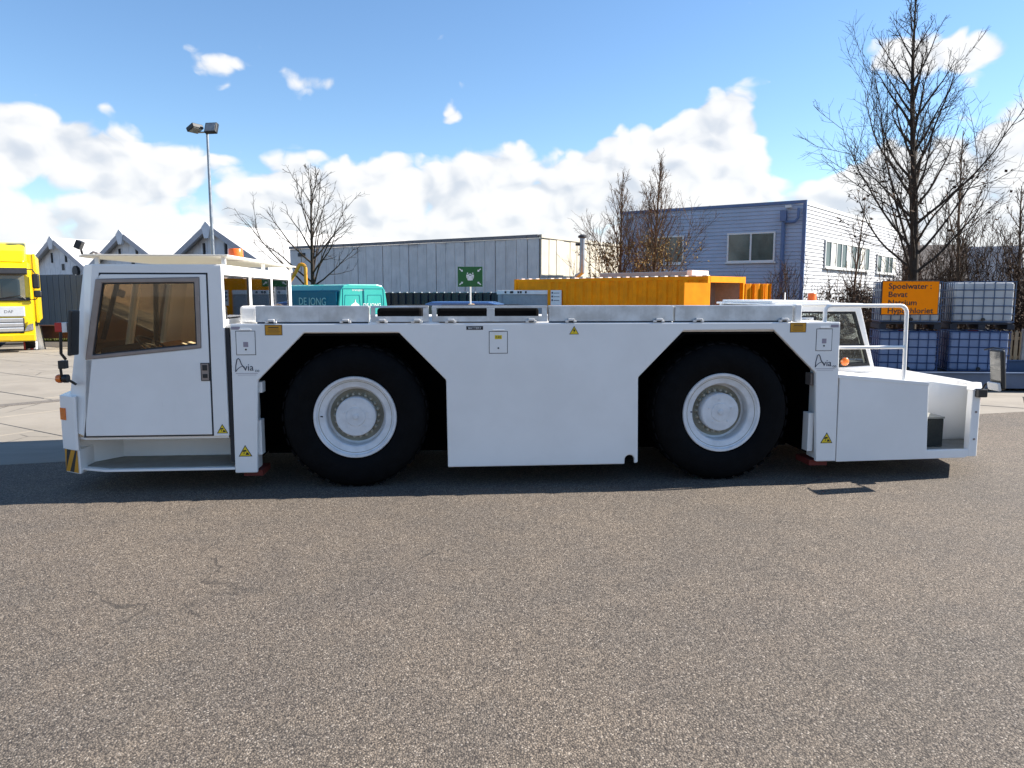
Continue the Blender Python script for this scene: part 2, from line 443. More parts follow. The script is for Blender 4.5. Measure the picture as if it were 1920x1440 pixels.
# ---- four gabled sheds in a row
def shed(loc, rz, label, vent):
    t = thing('gabled_shed', label, 'shed', loc, rz, 'row of gabled sheds')
    W, Zp, Ze, Ln = 6.75, 7.42, 4.25, 62.0
    slope = (Zp - Ze) / W
    k = 0; x = -W; pw = 1.125
    while x < W - 0.01:                                   # cladding panels of the gable
        x1 = x + pw
        top = lambda q: Zp - abs(q) * slope - 0.02
        pts = [(x + .02, 0), (x1 - .02, 0), (x1 - .02, top(x1 - .02))] + ([(0, top(0))] if x < -0.05 and x1 > 0.05 else []) + [(x + .02, top(x + .02))]
        MB().prism(pts, 'y', 0.0, 0.12 + 0.03 * (k % 2)).build('wall_panel', 'shed_panel', t); x = x1; k += 1
    MB().prism([(-W, 0), (W, 0), (W, Ze - .1), (0, Zp - .12), (-W, Ze - .1)], 'y', 0.16, Ln).build('shed_hall', 'shed_panel', t)
    for s in (-1, 1):
        r = MB(); a = [(0, Zp + .22), (s * (W + .1), Ze + .17), (s * (W + .1), Ze - .03), (0, Zp + .02)]
        r.prism(a, 'y', -0.55, Ln + .3).build('roof_slope', 'shed_roof', t)
        MB().prism([(0.32 * s, Zp + .10), (s * (W + .12), Ze + .16), (s * (W + .12), Ze - .36), (0.32 * s, Zp - .42)], 'y', -0.75, -0.56).build('barge_board', 'shed_trim', t)
        for q in (1.5, ):
            MB().box(s * q - .09, s * q + .09, -.14, -.01, Zp - q * slope - 1.55, Zp - q * slope - .55).build('bracket', 'dark_trim', t)
    MB().prism([(0, Zp + .42), (.62, Zp - .05), (.28, Zp - .95), (-.28, Zp - .95), (-.62, Zp - .05)], 'y', -0.82, -0.54).build('apex_cap', 'shed_panel', t)
    MB().box(.45, .95, -.05, .02, 4.35, 5.0).build('vent', 'dark_trim', t)
    if vent: MB().lathe([(.01, 0), (.55, .02), (.55, .3), (.01, .35)], 14, 'y', (3.6, -.3, 4.2)).build('round_vent', 'dark_trim', t, smooth=30)
    return t
SD = Vector((math.cos(R(-34.8)), math.sin(R(-34.8)))); S3 = Vector((-24.5, 62.6))
labs = ['grey gabled shed farthest to the left, mostly behind the yellow truck', 'grey gabled shed rising just right of the yellow truck',
        'grey gabled shed with its peak above the front of the tug cab', 'grey gabled shed behind the lamp post, rightmost of the row']
for k in range(4):
    p = S3 - SD * 13.5 * (3 - k)
    shed((p.x, p.y, 0), R(-34.8), labs[k], k == 1)

# ---- flat grey panel building
def panel_wall(t, x0, x1, y, h, pw, mat, axis, name='wall_panel', out=-1):
    n = round((x1 - x0) / pw); w = (x1 - x0) / n
    for k in range(n):
        a, b = x0 + k * w + .02, x0 + (k + 1) * w - .02; q = 0.02 * (k % 3)
        if axis == 'x': MB().prism([(a, 0), (b, 0), (b, h), (a, h)], 'y', y, y + out * (-.12 - q) * -1).build(name, mat, t)
        else: MB().prism([(a, 0), (b, 0), (b, h), (a, h)], 'x', y, y - out * (.12 + q)).build(name, mat, t)
t = thing('panel_building', 'long flat-roofed building clad in upright grey panels', 'building', (1.64, 45.0, 0), R(-32.7))
MB().box(-21.5, -.03, .03, 24.9, 0, 5.2).build('inner_hall', 'dark_trim', t)
panel_wall(t, -21.6, 0.0, 0.0, 5.25, .78, 'grey_panel', 'x')
panel_wall(t, 0.0, 25.0, 0.0, 5.25, .9, 'cream_panel', 'y')
for x in range(27):
    MB().box(-21.6 + .8 * x + .01, -21.6 + .8 * x + .79, -.22, -.02, 5.27, 5.46).build('roof_capping', 'capping', t)
MB().box(.0, .2, -.1, 25, 5.27, 5.46).build('roof_capping', 'cream_panel', t)
MB().box(-21.4, -.1, .05, 25, 5.22, 5.26).build('roof', 'roof_felt', t)
MB().box(-20.6, -19.9, -.25, -.13, 4.7, 4.95).build('wall_lamp', 'dark_trim', t)

# ---- blue and white lap-sided office building
t = thing('office_building', 'two-storey office with blue front and white side lap siding', 'building', (15.4, 40.0, 0), R(-33.2))
def siding(L, h, y, sgn, axis):
    m = MB(); z = 0.0; st = 0.2
    while z < h - 1e-6:
        z1 = min(h, z + st)
        pr = [(0, z), (sgn * .05, z + .012), (sgn * .012, z1), (0, z1)]
        if axis == 'x': m.prism([(y + a, b) for a, b in pr], 'x', L[0], L[1])
        else: m.prism([(y + a, b) for a, b in pr], 'y', L[0], L[1])
        z = z1
    return m
siding((-10.6, 0), 6.7, 0, -1, 'x').build('front_siding', 'blue_siding', t)
# the white side runs back at a blunt angle to the front
side = link('side_wing', MB().box(-9.0, -.02, 0.02, 24, 0, 6.6).mesh('side_wing', 'white_siding'), t)
side.rotation_euler = (0, 0, R(-5.3))
siding((0.0, 24), 6.7, 0, 1, 'y').build('side_siding', 'white_siding', side)
MB().box(-9.0, .06, -.06, 24, 6.62, 6.8).build('roof_edge', 'frame_white', side)
MB().box(-10.5, -.05, .05, 9, 0, 6.65).build('office_hall', 'blue_siding', t)
MB().box(-10.62, .07, -.09, .1, 6.7, 6.86).build('roof_edge', 'blue_trim', t)
MB().box(-.10, .075, -.085, .05, 0, 6.7).build('corner_trim', 'blue_trim', t)
def office_window(x0, x1, z0, z1, n, parent, axis='x', blind=False):
    m = MB(); w = .09
    P = (lambda a, b, c, d, e, f: m.box(a, b, c, d, e, f)) if axis == 'x' else (lambda a, b, c, d, e, f: m.box(-d, -c, a, b, e, f))
    P(x0, x1, -.13, -.045, z1 - w, z1); P(x0, x1, -.13, -.045, z0, z0 + w)
    for k in range(n + 1):
        xx = x0 + (x1 - x0 - w) * k / n; P(xx, xx + w, -.128, -.047, z0 + w, z1 - w)
    f = m.build('window', 'frame_white', parent)
    for k in range(n):
        a = x0 + w + (x1 - x0 - w) * k / n; b = x0 + (x1 - x0 - w) * (k + 1) / n
        q = MB()
        if axis == 'x': q.box(a, b, -.085, -.06, z0 + w, z1 - w)
        else: q.box(.06, .085, a, b, z0 + w, z1 - w)
        q.build('pane', 'blind' if blind and k % 3 == 1 else 'pane_dark', f if parent is t else side)
    s = MB()
    if axis == 'x': s.box(x0 - .08, x1 + .08, -.2, -.05, z0 - .07, z0 - .003)
    else: s.box(.05, .2, x0 - .08, x1 + .08, z0 - .07, z0 - .003)
    s.build('sill', 'frame_white', f if parent is t else side)
office_window(-4.05, -1.45, 3.7, 5.3, 2, t)
office_window(-8.95, -6.55, 3.7, 5.3, 2, t)
office_window(3.5, 13.4, 3.45, 5.0, 9, side, 'y', True)
office_window(15.6, 21.5, 3.4, 4.7, 5, side, 'y', True)
MB().tube([(-1.05, -.18, 0), (-1.05, -.18, 6.0)], .1, 8).build('down_pipe', 'blue_trim', t, smooth=40)
MB().box(-1.2, -.9, -.35, -.08, 5.8, 6.35).build('hopper', 'blue_trim', t)
MB().tube([(-1.0, -.22, 5.75), (-.45, -.22, 5.75), (-.3, -.22, 5.95), (-.3, -.22, 6.45)], .07, 8).build('overflow_pipe', 'blue_trim', t, smooth=40)
MB().box(-.95, -.65, -.35, -.08, 6.48, 6.62).build('wall_lamp', 'frame_white', t)

# ---- house roofs far behind the thicket
def house(loc, rz, W, L, ze, zp, label, rm):
    t = thing('gabled_house', label, 'house', loc, rz)
    MB().prism([(-W, 0), (W, 0), (W, ze), (0, zp), (-W, ze)], 'y', 0, L).build('wall', 'brick_wall', t)
    for s in (-1, 1):
        k = (zp - ze) / W
        MB().prism([(0, zp + .25), (s * (W + .5), ze - .5 * k + .25), (s * (W + .5), ze - .5 * k + .02), (0, zp + .02)], 'y', -.5, L + .5).build('roof_slope', rm, t)
    MB().box(-.5, .5, L * .6, L * .6 + .8, zp - .6, zp + 1.0).build('chimney', 'brick_wall', t)
    w = MB().ring([(-1, 2.2), (1, 2.2), (1, 3.6), (-1, 3.6)], [(-.9, 2.3), (.9, 2.3), (.9, 3.5), (-.9, 3.5)], 'y', -.08, -.01).build('window', 'frame_white', t)
    MB().box(-.9, .9, -.05, -.02, 2.3, 3.5).build('pane', 'pane_dark', w)
house((39.0, 66, 0), R(62), 5.5, 14, 3.2, 6.0, 'grey-brown-roofed house beyond the bare trees behind the yellow sign', 'roof_tile')
house((56.0, 84, 0), R(58), 6.0, 16, 3.0, 7.0, 'slate-roofed house at far right behind the bare shrubs', 'slate')
# distant wood
random.seed(12); fw = MB()
for k in range(420):
    x = random.uniform(-260, 260); y = 190 + random.uniform(-12, 12) + abs(x) * .1; h = random.uniform(4, 8.5); w = random.uniform(3, 7)
    pts = []
    for i in range(8):
        a = i * math.pi / 4; pts.append((x + w * math.cos(a) * random.uniform(.7, 1), y + w * .6 * math.sin(a), h * random.uniform(.15, .5)))
    top = (x + random.uniform(-1, 1), y, h)
    fw.add(pts + [top, (x, y, 0)], [(i, (i + 1) % 8, 8) for i in range(8)] + [((i + 1) % 8, i, 9) for i in range(8)])
simple('far_wood', '#5d564f', 1.0, var=0.3, scale=0.4)
tag(fw.build('distant_wood', 'far_wood'), 'low brown-grey line of bare trees along the horizon', 'trees', kind='stuff')

# ---- grey board fence, rusty beam, lamp post
simple('fence_board', '#757980', 0.8, var=0.15, scale=2, streak=0.5, pervar=0.35)
simple('rusty_steel', '#5c3a2b', 0.85, var=0.3, scale=5)
t = thing('board_fence', 'tall dark grey fence of upright boards left of the tug cab', 'fence', (-27.0, 34.3, 0), 0)
random.seed(3)
me = MB().box(.01, .255, 0, .05, 0.02, 1).mesh('board', 'fence_board')
for k in range(52):
    o = link('board', me, t, loc=(k * .265, random.uniform(-.02, .02), 0)); o.scale = (1, 1, 2.84 + random.uniform(-.015, .015))
for z in (.5, 2.3): MB().box(0, 13.8, .06, .14, z, z + .12).build('rail', 'fence_board', t)
for k in range(6): MB().box(.1 + k * 2.7, .22 + k * 2.7, .15, .27, 0, 2.8).build('post', 'fence_board', t)
t = thing('steel_beam', 'rust-brown steel beam lying along the foot of the grey fence', 'beam', (-24.5, 31.2, 0), R(2))
MB().prism([(0, .12), (.3, .12), (.3, .17), (.17, .17), (.17, .62), (.3, .62), (.3, .67), (0, .67), (0, .62), (.13, .62), (.13, .17), (0, .17)], 'x', 0, 8.0).build('beam', 'rusty_steel', t)
for x in (.5, 3.8, 7.2): MB().box(x, x + .25, -.05, .35, 0, .118).build('bearer', 'rusty_steel', t)
simple('galv_pole', '#8d949b', 0.45, metal=0.7, var=0.15)
simple('lamp_black', '#15171a', 0.5, var=0.2)
simple('lamp_glass', '#8d9091', 0.15, var=0.2)
t = thing('lamp_post', 'tall thin lamp post with two floodlights behind the tug cab', 'lamp post', (-11.06, 28, 0))
MB().tube([(0, 0, 0), (0, 0, 3.9), (0, 0, 7.75)], [.075, .062, .045], 10).build('pole', 'galv_pole', t, smooth=50)
MB().lathe([(.14, 0), (.14, .5), (.08, .55)], 10, 'z').build('base', 'galv_pole', t, smooth=40)
MB().tube([(-.36, .02, 7.8), (.3, -.05, 7.8)], .03, 6).build('cross_arm', 'galv_pole', t)
for (x, rx, rz_) in ((.20, 25, -10), (-.40, 25, 62)):
    M = Matrix.Rotation(R(rz_), 3, 'Z') @ Matrix.Rotation(R(-rx + 90 if x < 0 else -20), 3, 'X')
    f = MB().obox((x, -.1, 7.92), (.46, .16, .38), M).build('floodlight', 'lamp_black', t, bevel=.02)
    c = Vector((x, -.1, 7.92)) + M @ Vector((0, -.086, 0))
    MB().obox(c, (.38, .012, .3), M).build('lens', 'lamp_glass', f)

# ================================================================ aircraft tug
def mat_paint():
    m, out = new_mat('tug_white'); co = objco()
    n = noise(co, 1.3, 5, 0.6); f = noise(stretch(co, 3, 3, .6), 3.0, 5, 0.65)
    c = mixc(smooth(n, 0.3, 0.7), (0.81, 0.795, 0.765), (0.87, 0.855, 0.825))
    c = mixc(smooth(f, 0.60, 0.82) * 0.14, c, (0.50, 0.47, 0.42))
    c = mixc(smooth(noise(co, 24, 5, .7), .66, .74) * smooth(noise(co, 2.2, 3, .6), .48, .66) * 0.25, c, (0.34, 0.31, 0.27))
    b = principled(out, c, n * 0.12 + 0.30, 0, 0.5, 0.25)
    bump(b, noise(co, 3.0, 2, 0.5), 0.06, 0.01)
mat_paint()
simple('tyre_rubber', (0.0045, 0.0045, 0.005), 0.85, var=0.35, scale=8, bmp=0.3, bscale=40, spec=0.12)
simple('under_black', (0.004, 0.004, 0.0045), 0.9, var=0.3, spec=0.1)
simple('rim_white', (0.70, 0.71, 0.72), 0.4, var=0.10, scale=9, streak=0.12)
simple('rim_dust', '#b9b3a2', 0.6, var=0.2, scale=12)
simple('rim_dirty', '#8f8c7d', 0.6, var=0.25, scale=7)
simple('galvanised', (0.56, 0.58, 0.60), 0.38, metal=0.55, var=0.22, scale=5, streak=0.18)
simple('aluminium', '#8f8580', 0.4, metal=0.5, var=0.12)
simple('seal_black', (0.012, 0.012, 0.013), 0.6, var=0.2)
simple('gap_dark', (0.03, 0.03, 0.033), 0.8, var=0.1)
simple('label_yellow', '#c98d12', 0.5, var=0.08)
simple('sign_yellow', '#e8c81e', 0.5, var=0.06)
simple('print_black', (0.015, 0.015, 0.015), 0.6, var=0.05)
simple('print_navy', '#20283f', 0.6, var=0.05)
simple('print_white', (0.75, 0.75, 0.74), 0.6, var=0.05)
simple('print_grey', '#9a8f98', 0.6, var=0.05)
simple('tan_lining', '#efd9b2', 0.85, var=0.15, scale=3)
simple('brown_lining', '#b98c58', 0.85, var=0.2, scale=3)
simple('seat_blue', '#23242f', 0.9, var=0.2)
simple('dash_grey', '#3b3a38', 0.7, var=0.2)
simple('step_dark', '#2c2e2b', 0.9, var=0.2, scale=20, bmp=0.6, bscale=90)
simple('tread_grey', '#8d8d86', 0.7, metal=0.3, var=0.15, bmp=0.4, bscale=70)
simple('red_plastic', '#b8231c', 0.35, var=0.1)
simple('red_brown', '#6a2118', 0.7, var=0.2)
simple('white_plastic', (0.75, 0.73, 0.70), 0.35, var=0.06)
simple('black_plastic', (0.014, 0.014, 0.015), 0.45, var=0.15)
simple('mirror_dark', '#2b3034', 0.1, var=0.2, spec=0.8)
simple('mirror_metal', (0.75, 0.78, 0.8), 0.06, metal=1.0, var=0.03)
def mat_amber(name, col):
    m, out = new_mat(name)
    b = principled(out, col, 0.2, 0, 0.6, 0.3); b.inputs['Subsurface Weight'].default_value = 0.25
    b.inputs['Subsurface Radius'].default_value = (.03, .012, .004)
mat_amber('amber', (0.75, 0.17, 0.01)); mat_amber('amber_bright', (0.90, 0.16, 0.012))
m_, out_ = new_mat('canopy_white')
d_ = X.nt.nodes.new('ShaderNodeBsdfDiffuse'); d_.inputs[0].default_value = (.78, .77, .74, 1)
l_ = X.nt.nodes.new('ShaderNodeBsdfTranslucent'); l_.inputs[0].default_value = (.80, .76, .66, 1)
x_ = X.nt.nodes.new('ShaderNodeMixShader'); x_.inputs[0].default_value = 0.4
X.nt.links.new(d_.outputs[0], x_.inputs[1]); X.nt.links.new(l_.outputs[0], x_.inputs[2]); X.nt.links.new(x_.outputs[0], out_.inputs[0])
glass('bronze_glass', (0.97, 0.84, 0.64), 0.35)
glass('smoke_glass', (0.88, 0.90, 0.89), 0.7)
glass('clear_glass', (0.86, 0.90, 0.89), 0.6)

W_ = 3.2                                                  # width over the side panels
tug = thing('aircraft_tug', 'long low white aircraft tug with two big black tyres facing us', 'aircraft tug', TUG_O, TUG_A)
def P(name, mb, mat, parent=tug, bevel=0.0, smooth=None, seg=2): return mb.build(name, mat, parent, bevel, smooth, seg)
arc = [(2.875 + .052 * math.cos(a), .255 + .052 * math.sin(a)) for a in [math.pi - i * math.pi / 8 for i in range(9)]]
outline = [(-1.17, 1.70), (-1.185, .19), (-.965, .19), (-.925, 1.13), (-.455, 1.607), (.485, 1.607), (.955, 1.12), (.965, .21), (2.823, .21)] + arc + \
          [(2.927, .215), (2.965, .225), (2.95, 1.13), (3.42, 1.615), (4.385, 1.62), (4.865, 1.16), (4.915, .2), (5.135, .2), (5.11, 1.70)]
P('side_panel', MB().prism(outline, 'y', 0.0, 0.055), 'tug_white', bevel=.012)
P('side_panel', MB().prism(outline, 'y', W_ - .055, W_), 'tug_white', bevel=.012)
P('deck', MB().box(-1.165, 5.105, .06, W_ - .06, 1.60, 1.697), 'tug_white', bevel=.005)
# inner flanks, liners and belly
P('chassis', MB().box(-1.1, 5.05, 1.05, W_ - 1.05, .17, 1.598), 'under_black')
for x in (-1.125, 5.035): P('arch_bulkhead', MB().box(x, x + .03, .27, W_ - .27, .2, 1.597), 'under_black')
P('belly_tank', MB().box(.985, 2.94, .10, W_ - .10, .235, 1.595), 'under_black')
for x0, x1 in ((-1.1, .98), (2.95, 5.06)):
    for y0, y1 in ((.058, 1.04), (W_ - 1.04, W_ - .058)):
        P('wheel_arch_liner', MB().prism([(x0, .5), (x0, 1.2), (x0 + .5, 1.595), (x1 - .5, 1.595), (x1, 1.2), (x1, .5), (x1 - .02, .5), (x1 - .03, 1.19), (x1 - .51, 1.575), (x0 + .51, 1.575), (x0 + .03, 1.19), (x0 + .02, .5)], 'y', y0, y1), 'under_black')
for y in (.06, W_ - .26):
    P('leg_box', MB().box(-1.15, -.975, y, y + .2, .21, 1.5), 'tug_white', bevel=.006)
    P('leg_box', MB().box(4.93, 5.1, y, y + .2, .22, 1.5), 'tug_white', bevel=.006)
P('bump_stop', MB().box(-.972, -.925, .07, .2, .36, .72), 'tug_white', bevel=.004)
P('bump_stop', MB().box(-.957, -.90, .07, .2, 1.0, 1.11), 'tug_white', bevel=.004)
P('bump_stop', MB().box(4.845, 4.905, .07, .2, .3, .72), 'tug_white', bevel=.004)
P('bump_stop', MB().box(4.85, 4.895, .07, .2, 1.02, 1.15), 'aluminium', bevel=.004)
P('jacking_pad', MB().box(-1.12, -.93, .08, .4, .14, .2), 'red_brown'); P('jacking_pad', MB().box(4.88, 5.08, .08, .4, .14, .2), 'red_brown')
for x in (0.0, 3.87): P('axle', MB().tube([(x, .4, .73), (x, W_ - .4, .73)], .16, 12), 'under_black', smooth=40)

def wheel(x, y, s):
    # s=-1: outer face towards -y ; rim is the part, tyre hub and nuts its pieces
    f = lambda pr: [(r, h * -s) for r, h in pr]
    c = (x, y, .735)
    rim = MB().lathe(f([(.415, .02), (.425, .0), (.418, -.012), (.395, -.010), (.385, .012), (.372, .018), (.315, .030), (.305, .045), (.298, .165), (.24, .185), (.236, .30), (.395, .32), (.415, .30)]), 56, 'y', c, closed=True)
    rim = P('wheel', rim, 'rim_white', smooth=28)
    T = []
    for r, h in [(.41, .03), (.43, .005), (.47, -.035), (.54, -.055), (.62, -.05), (.685, -.02), (.715, .02), (.733, .07), (.735, .2), (.735, .38), (.715, .44), (.62, .49), (.5, .48), (.41, .42)]: T.append((r, h))
    ty = MB().lathe(f(T), 64, 'y', c, closed=True)
    for k in range(36):                                   # tread lugs on the shoulders
        a = 2 * math.pi * k / 36
        for h0, h1, off in ((.03, .2, 0), (.25, .42, math.pi / 36)):
            M = Matrix.Rotation(-(a + off), 3, 'Y')
            p = Vector((x, y + (h0 + h1) / 2 * -s, .735)) + M @ Vector((.737, 0, 0))
            ty.obox(p, (.016, h1 - h0, .075), M)
    P('tyre', ty, 'tyre_rubber', rim, smooth=40)
    P('hub_ring', MB().lathe(f([(.297, .172), (.297, .190), (.20, .192), (.20, .172)]), 48, 'y', c, closed=True), 'rim_dirty', rim, smooth=30)
    P('hub', MB().lathe(f([(.205, .19), (.205, .05), (.196, .036), (.10, .034), (.095, .027), (.0005, .025)]), 48, 'y', c), 'rim_white', rim, smooth=30)
    nb = MB()
    for k in range(22):
        a = 2 * math.pi * k / 22; nb.lathe(f([(.019, .175), (.019, .172), (.016, .171), (.016, .138), (.008, .130)]), 6, 'y', (x + .225 * math.cos(a), y, .735 + .225 * math.sin(a)))
    P('wheel_nuts', nb, 'rim_dust', rim)
    hb = MB()
    for a in (20, 95, 160, 232, 310): hb.lathe(f([(.011, .036), (.011, .026), (.004, .025)]), 6, 'y', (x + .13 * math.cos(R(a)), y, .735 + .13 * math.sin(R(a))))
    hb.lathe(f([(.03, .03), (.03, .018), (.022, .016), (.022, .012), (.012, .011)]), 16, 'y', (x, y, .735))
    for a in (60, 132, 204, 276, 348):
        M = Matrix.Rotation(R(-a), 3, 'Y')
        hb.obox(Vector((x, y + .033 * -s, .735)) + M @ Vector((.075, 0, 0)), (.05, .012, .03), M)
    P('hub_bolts', hb, 'rim_white', rim)
    P('lock_ring_gap', MB().lathe(f([(.374, .0165), (.369, .0165), (.369, .0195), (.374, .0195)]), 48, 'y', c, closed=True), 'rim_dirty', rim)
    P('valve', MB().tube([(x - .33, y - .0 * s, .745), (x - .33, y + .02 * s, .75), (x - .345, y + .03 * s, .752)], .007, 6), 'black_plastic', rim)
for x in (0.02, 3.88):
    wheel(x, .075, -1); wheel(x, W_ - .075, 1)

# ---- galvanised deck boxes
def latch(x):
    m = MB().box(x - .05, x - .018, -.006, .03, 1.704, 1.726).box(x - .022, x + .04, -.014, .02, 1.722, 1.744).box(x + .034, x + .062, -.006, .03, 1.704, 1.726)
    m.tube([(x - .03, -.01, 1.728), (x + .045, -.012, 1.735)], .006, 6)
    return m
ZB = 1.875
for x0, x1, ls in ((-.93, .185, (-.78, -.05)), (2.015, 3.315, (2.23, 3.15)), (3.335, 4.60, (3.57, 4.49))):
    b = P('deck_box', MB().box(x0, x1, .035, .16, 1.712, ZB), 'galvanised', bevel=.006)
    P('base_gap', MB().box(x0 + .01, x1 - .01, .05, .15, 1.698, 1.7115), 'gap_dark', b)
    for x in ls: P('latch', latch(x), 'white_plastic', b, bevel=.003)
for x0, x1, ls in ((.205, .785, (.31, .66)), (.82, 1.995, (1.0, 1.82))):
    m = MB().box(x0, x1, .035, .06, 1.712, 1.765).box(x0, x0 + .045, .035, .06, 1.765, 1.856).box(x1 - .055, x1, .035, .06, 1.765, 1.856).box(x0, x1, .035, .075, 1.856, ZB)
    if x1 > 1.5: m.box(1.375, 1.455, .028, .062, 1.715, 1.8505)
    b = P('deck_frame', m, 'galvanised', bevel=.004)
    P('engine_cover', MB().box(x0 + .05, x1 - .07, .16, W_ - .8, 1.70, 1.853), 'under_black', b, bevel=.03)
    P('engine_pipe', MB().tube([(x0 + .1, .25, 1.75), (x0 + .25, .24, 1.80), (x1 - .2, .26, 1.80), (x1 - .1, .3, 1.74)], .03, 10), 'under_black', b, smooth=40)
    for x in ls: P('latch', latch(x), 'white_plastic', b, bevel=.003)
P('corner_post', MB().box(4.625, 4.70, .03, .12, 1.70, 1.885), 'tug_white', bevel=.012)
P('corner_post', MB().box(-1.13, -.945, .20, .62, 1.699, 1.872), 'tug_white', bevel=.03)

# ---- flaps, stickers and lettering on the side
def flap(x0, x1, z0, z1, lab):
    f = P('access_flap', MB().prism([(x0, z0), (x1, z0), (x1, z1), (x0, z1)], 'y', -.004, .0), 'tug_white', bevel=.0015)
    P('flap_gap', MB().ring([(x0 - .006, z0 - .006), (x1 + .006, z0 - .006), (x1 + .006, z1 + .006), (x0 - .006, z1 + .006)], [(x0, z0), (x1, z0), (x1, z1), (x0, z1)], 'y', -.0012, -.0002), 'gap_dark', f)
    P('hinge', MB().box(x0 + .03, x1 - .03, -.012, -.001, z1 + .008, z1 + .024), 'tug_white', f, bevel=.003)
    cx = (x0 + x1) / 2
    P('lock', MB().lathe([(.009, -.008), (.009, -.004)], 12, 'y', (cx, 0, z0 + .05)), 'black_plastic', f)
    if lab == 'square': P('flap_label', MB().box(cx - .024, cx + .024, -.0052, -.0041, z0 + .075, z0 + .125), 'print_grey', f)
    else:
        q = P('flap_label', MB().box(cx - .036, cx + .036, -.0052, -.0041, z1 - .075, z1 - .035), 'sign_yellow', f)
        text('lettering', '0.85', .033, 'print_black', q, (cx, -.0058, z1 - .066), align='CENTER')
flap(-1.115, -.935, 1.395, 1.625, 'square'); flap(1.40, 1.58, 1.395, 1.612, 'yellow'); flap(4.855, 5.02, 1.40, 1.625, 'square')
def notice(x0, z0, x1, z1):
    n = P('notice_label', MB().box(x0, x1, -.002, -.0003, z0, z1), 'print_black')
    P('label_face', MB().box(x0 + .006, x1 - .006, -.003, -.0021, z0 + .006, z1 - .006), 'label_yellow', n)
    m = MB(); z = z1 - .022; k = 0; random.seed(7)
    while z > z0 + .018:
        w = (.05 if k == 0 else random.uniform(.05, .066)); cx = (x0 + x1) / 2
        m.box(cx - w, cx + w, -.0038, -.0031, z - (.009 if k == 0 else .003), z); z -= .019 if k == 0 else .013; k += 1
    P('printed_lines', m, 'print_black', n)
notice(-.835, 1.585, -.665, 1.69); notice(4.56, 1.592, 4.735, 1.695)
def triangle(cx, cz, s, kind):
    h = s * .87
    tri = lambda q: [(cx - s / 2 + q * 1.73, cz - h / 2 + q), (cx + s / 2 - q * 1.73, cz - h / 2 + q), (cx, cz + h / 2 - 2 * q)]
    t = P('warning_sign', MB().prism(tri(0), 'y', -.002, -.0003), 'print_black')
    P('sign_face', MB().prism(tri(s * .055), 'y', -.003, -.0021), 'sign_yellow', t)
    m = MB(); y0, y1 = -.0038, -.0031
    if kind == 'bolt':
        m.prism([(cx + .006, cz + h * .24), (cx - .016, cz - h * .06), (cx - .001, cz - h * .06), (cx - .006, cz - h * .34), (cx + .016, cz + h * .03), (cx + .002, cz + h * .03)], 'y', y0, y1)
    else:
        m.prism([(cx - s * .22, cz - h * .12), (cx + s * .10, cz - h * .05), (cx + s * .06, cz + h * .08), (cx - s * .14, cz + h * .06)], 'y', y0, y1)
        m.prism([(cx + s * .02, cz - h * .36), (cx + s * .28, cz - h * .36), (cx + s * .28, cz - h * .28), (cx + s * .14, cz - h * .13), (cx + s * .08, cz - h * .15)], 'y', y0, y1)
        m.prism([(cx - s * .10, cz - h * .14), (cx - s * .05, cz - h * .12), (cx - s * .08, cz - h * .3), (cx - s * .14, cz - h * .3)], 'y', y0, y1)
    P('pictogram', m, 'print_black', t)
triangle(-1.075, .42, .135, 'hand'); triangle(5.02, .46, .135, 'hand'); triangle(2.27, 1.625, .10, 'bolt')
bl = P('battery_label', MB().box(1.165, 1.335, -.002, -.0003, 1.632, 1.67), 'print_black')
text('lettering', 'BATTERY', .032, 'print_white', bl, (1.25, -.0026, 1.640), align='CENTER', sx=1.0)
for x, w in ((-1.165, .09), (5.0, .09)):
    P('small_label', MB().box(x + .005, x + w, -.002, -.0003, 1.643, 1.672), 'print_grey')
def logo(x, z):
    y = -.0025
    m = MB().tube([(x, y, z), (x + .004, y, z + .06), (x + .018, y, z + .125), (x + .032, y, z + .135), (x + .045, y, z + .12), (x + .06, y, z + .075), (x + .085, y, z + .038)], .0042, 6)
    m.tube([(x, y, z), (x + .02, y, z + .028), (x + .045, y, z + .048), (x + .075, y, z + .058)], .003, 6)
    o = P('company_logo', m, 'print_navy')
    text('lettering', 'via', .098, 'print_navy', o, (x + .076, y, z + .012), sx=.95)
    text('lettering', 'co', .045, 'print_navy', o, (x + .188, y, z - .002), sx=1.0)
    P('underline', MB().box(x, x + .215, -.0026, -.0016, z - .018, z - .014).box(x + .02, x + .20, -.0026, -.0016, z - .034, z - .031), 'print_grey', o)
logo(-1.135, 1.222); logo(4.855, 1.222)

# ---- front cab
ZR = 2.27
def mir(pts): return [(x, W_ - y) for x, y in pts][::-1]
so = [(-2.635, .575), (-1.23, .575), (-1.23, ZR), (-2.445, ZR)]; si = [(-2.617, .586), (-1.385, .586), (-1.372, 2.19), (-2.375, 2.19)]
P('cab_side_frame', MB().ring(so, si, 'y', 0.0, .05), 'tug_white', bevel=.01)
P('cab_side_frame', MB().ring(so, [(-2.57, 1.35), (-1.45, 1.46), (-1.44, 2.16), (-2.42, 2.14)], 'y', W_ - .05, W_), 'tug_white', bevel=.008)
P('far_lining', MB().prism([(-2.55, .8), (-1.3, .8), (-1.3, 2.2), (-1.43, 2.2), (-1.44, 1.44), (-2.52, 1.33)], 'y', W_ - .08, W_ - .055), 'tan_lining')
P('far_window', MB().prism([(-2.57, 1.35), (-1.45, 1.46), (-1.44, 2.16), (-2.42, 2.14)], 'y', W_ - .03, W_ - .022), 'smoke_glass')
do = [(-2.611, .592), (-1.391, .592), (-1.378, 2.184), (-2.371, 2.184)]; di = [(-2.565, 1.352), (-1.457, 1.462), (-1.443, 2.158), (-2.418, 2.138)]
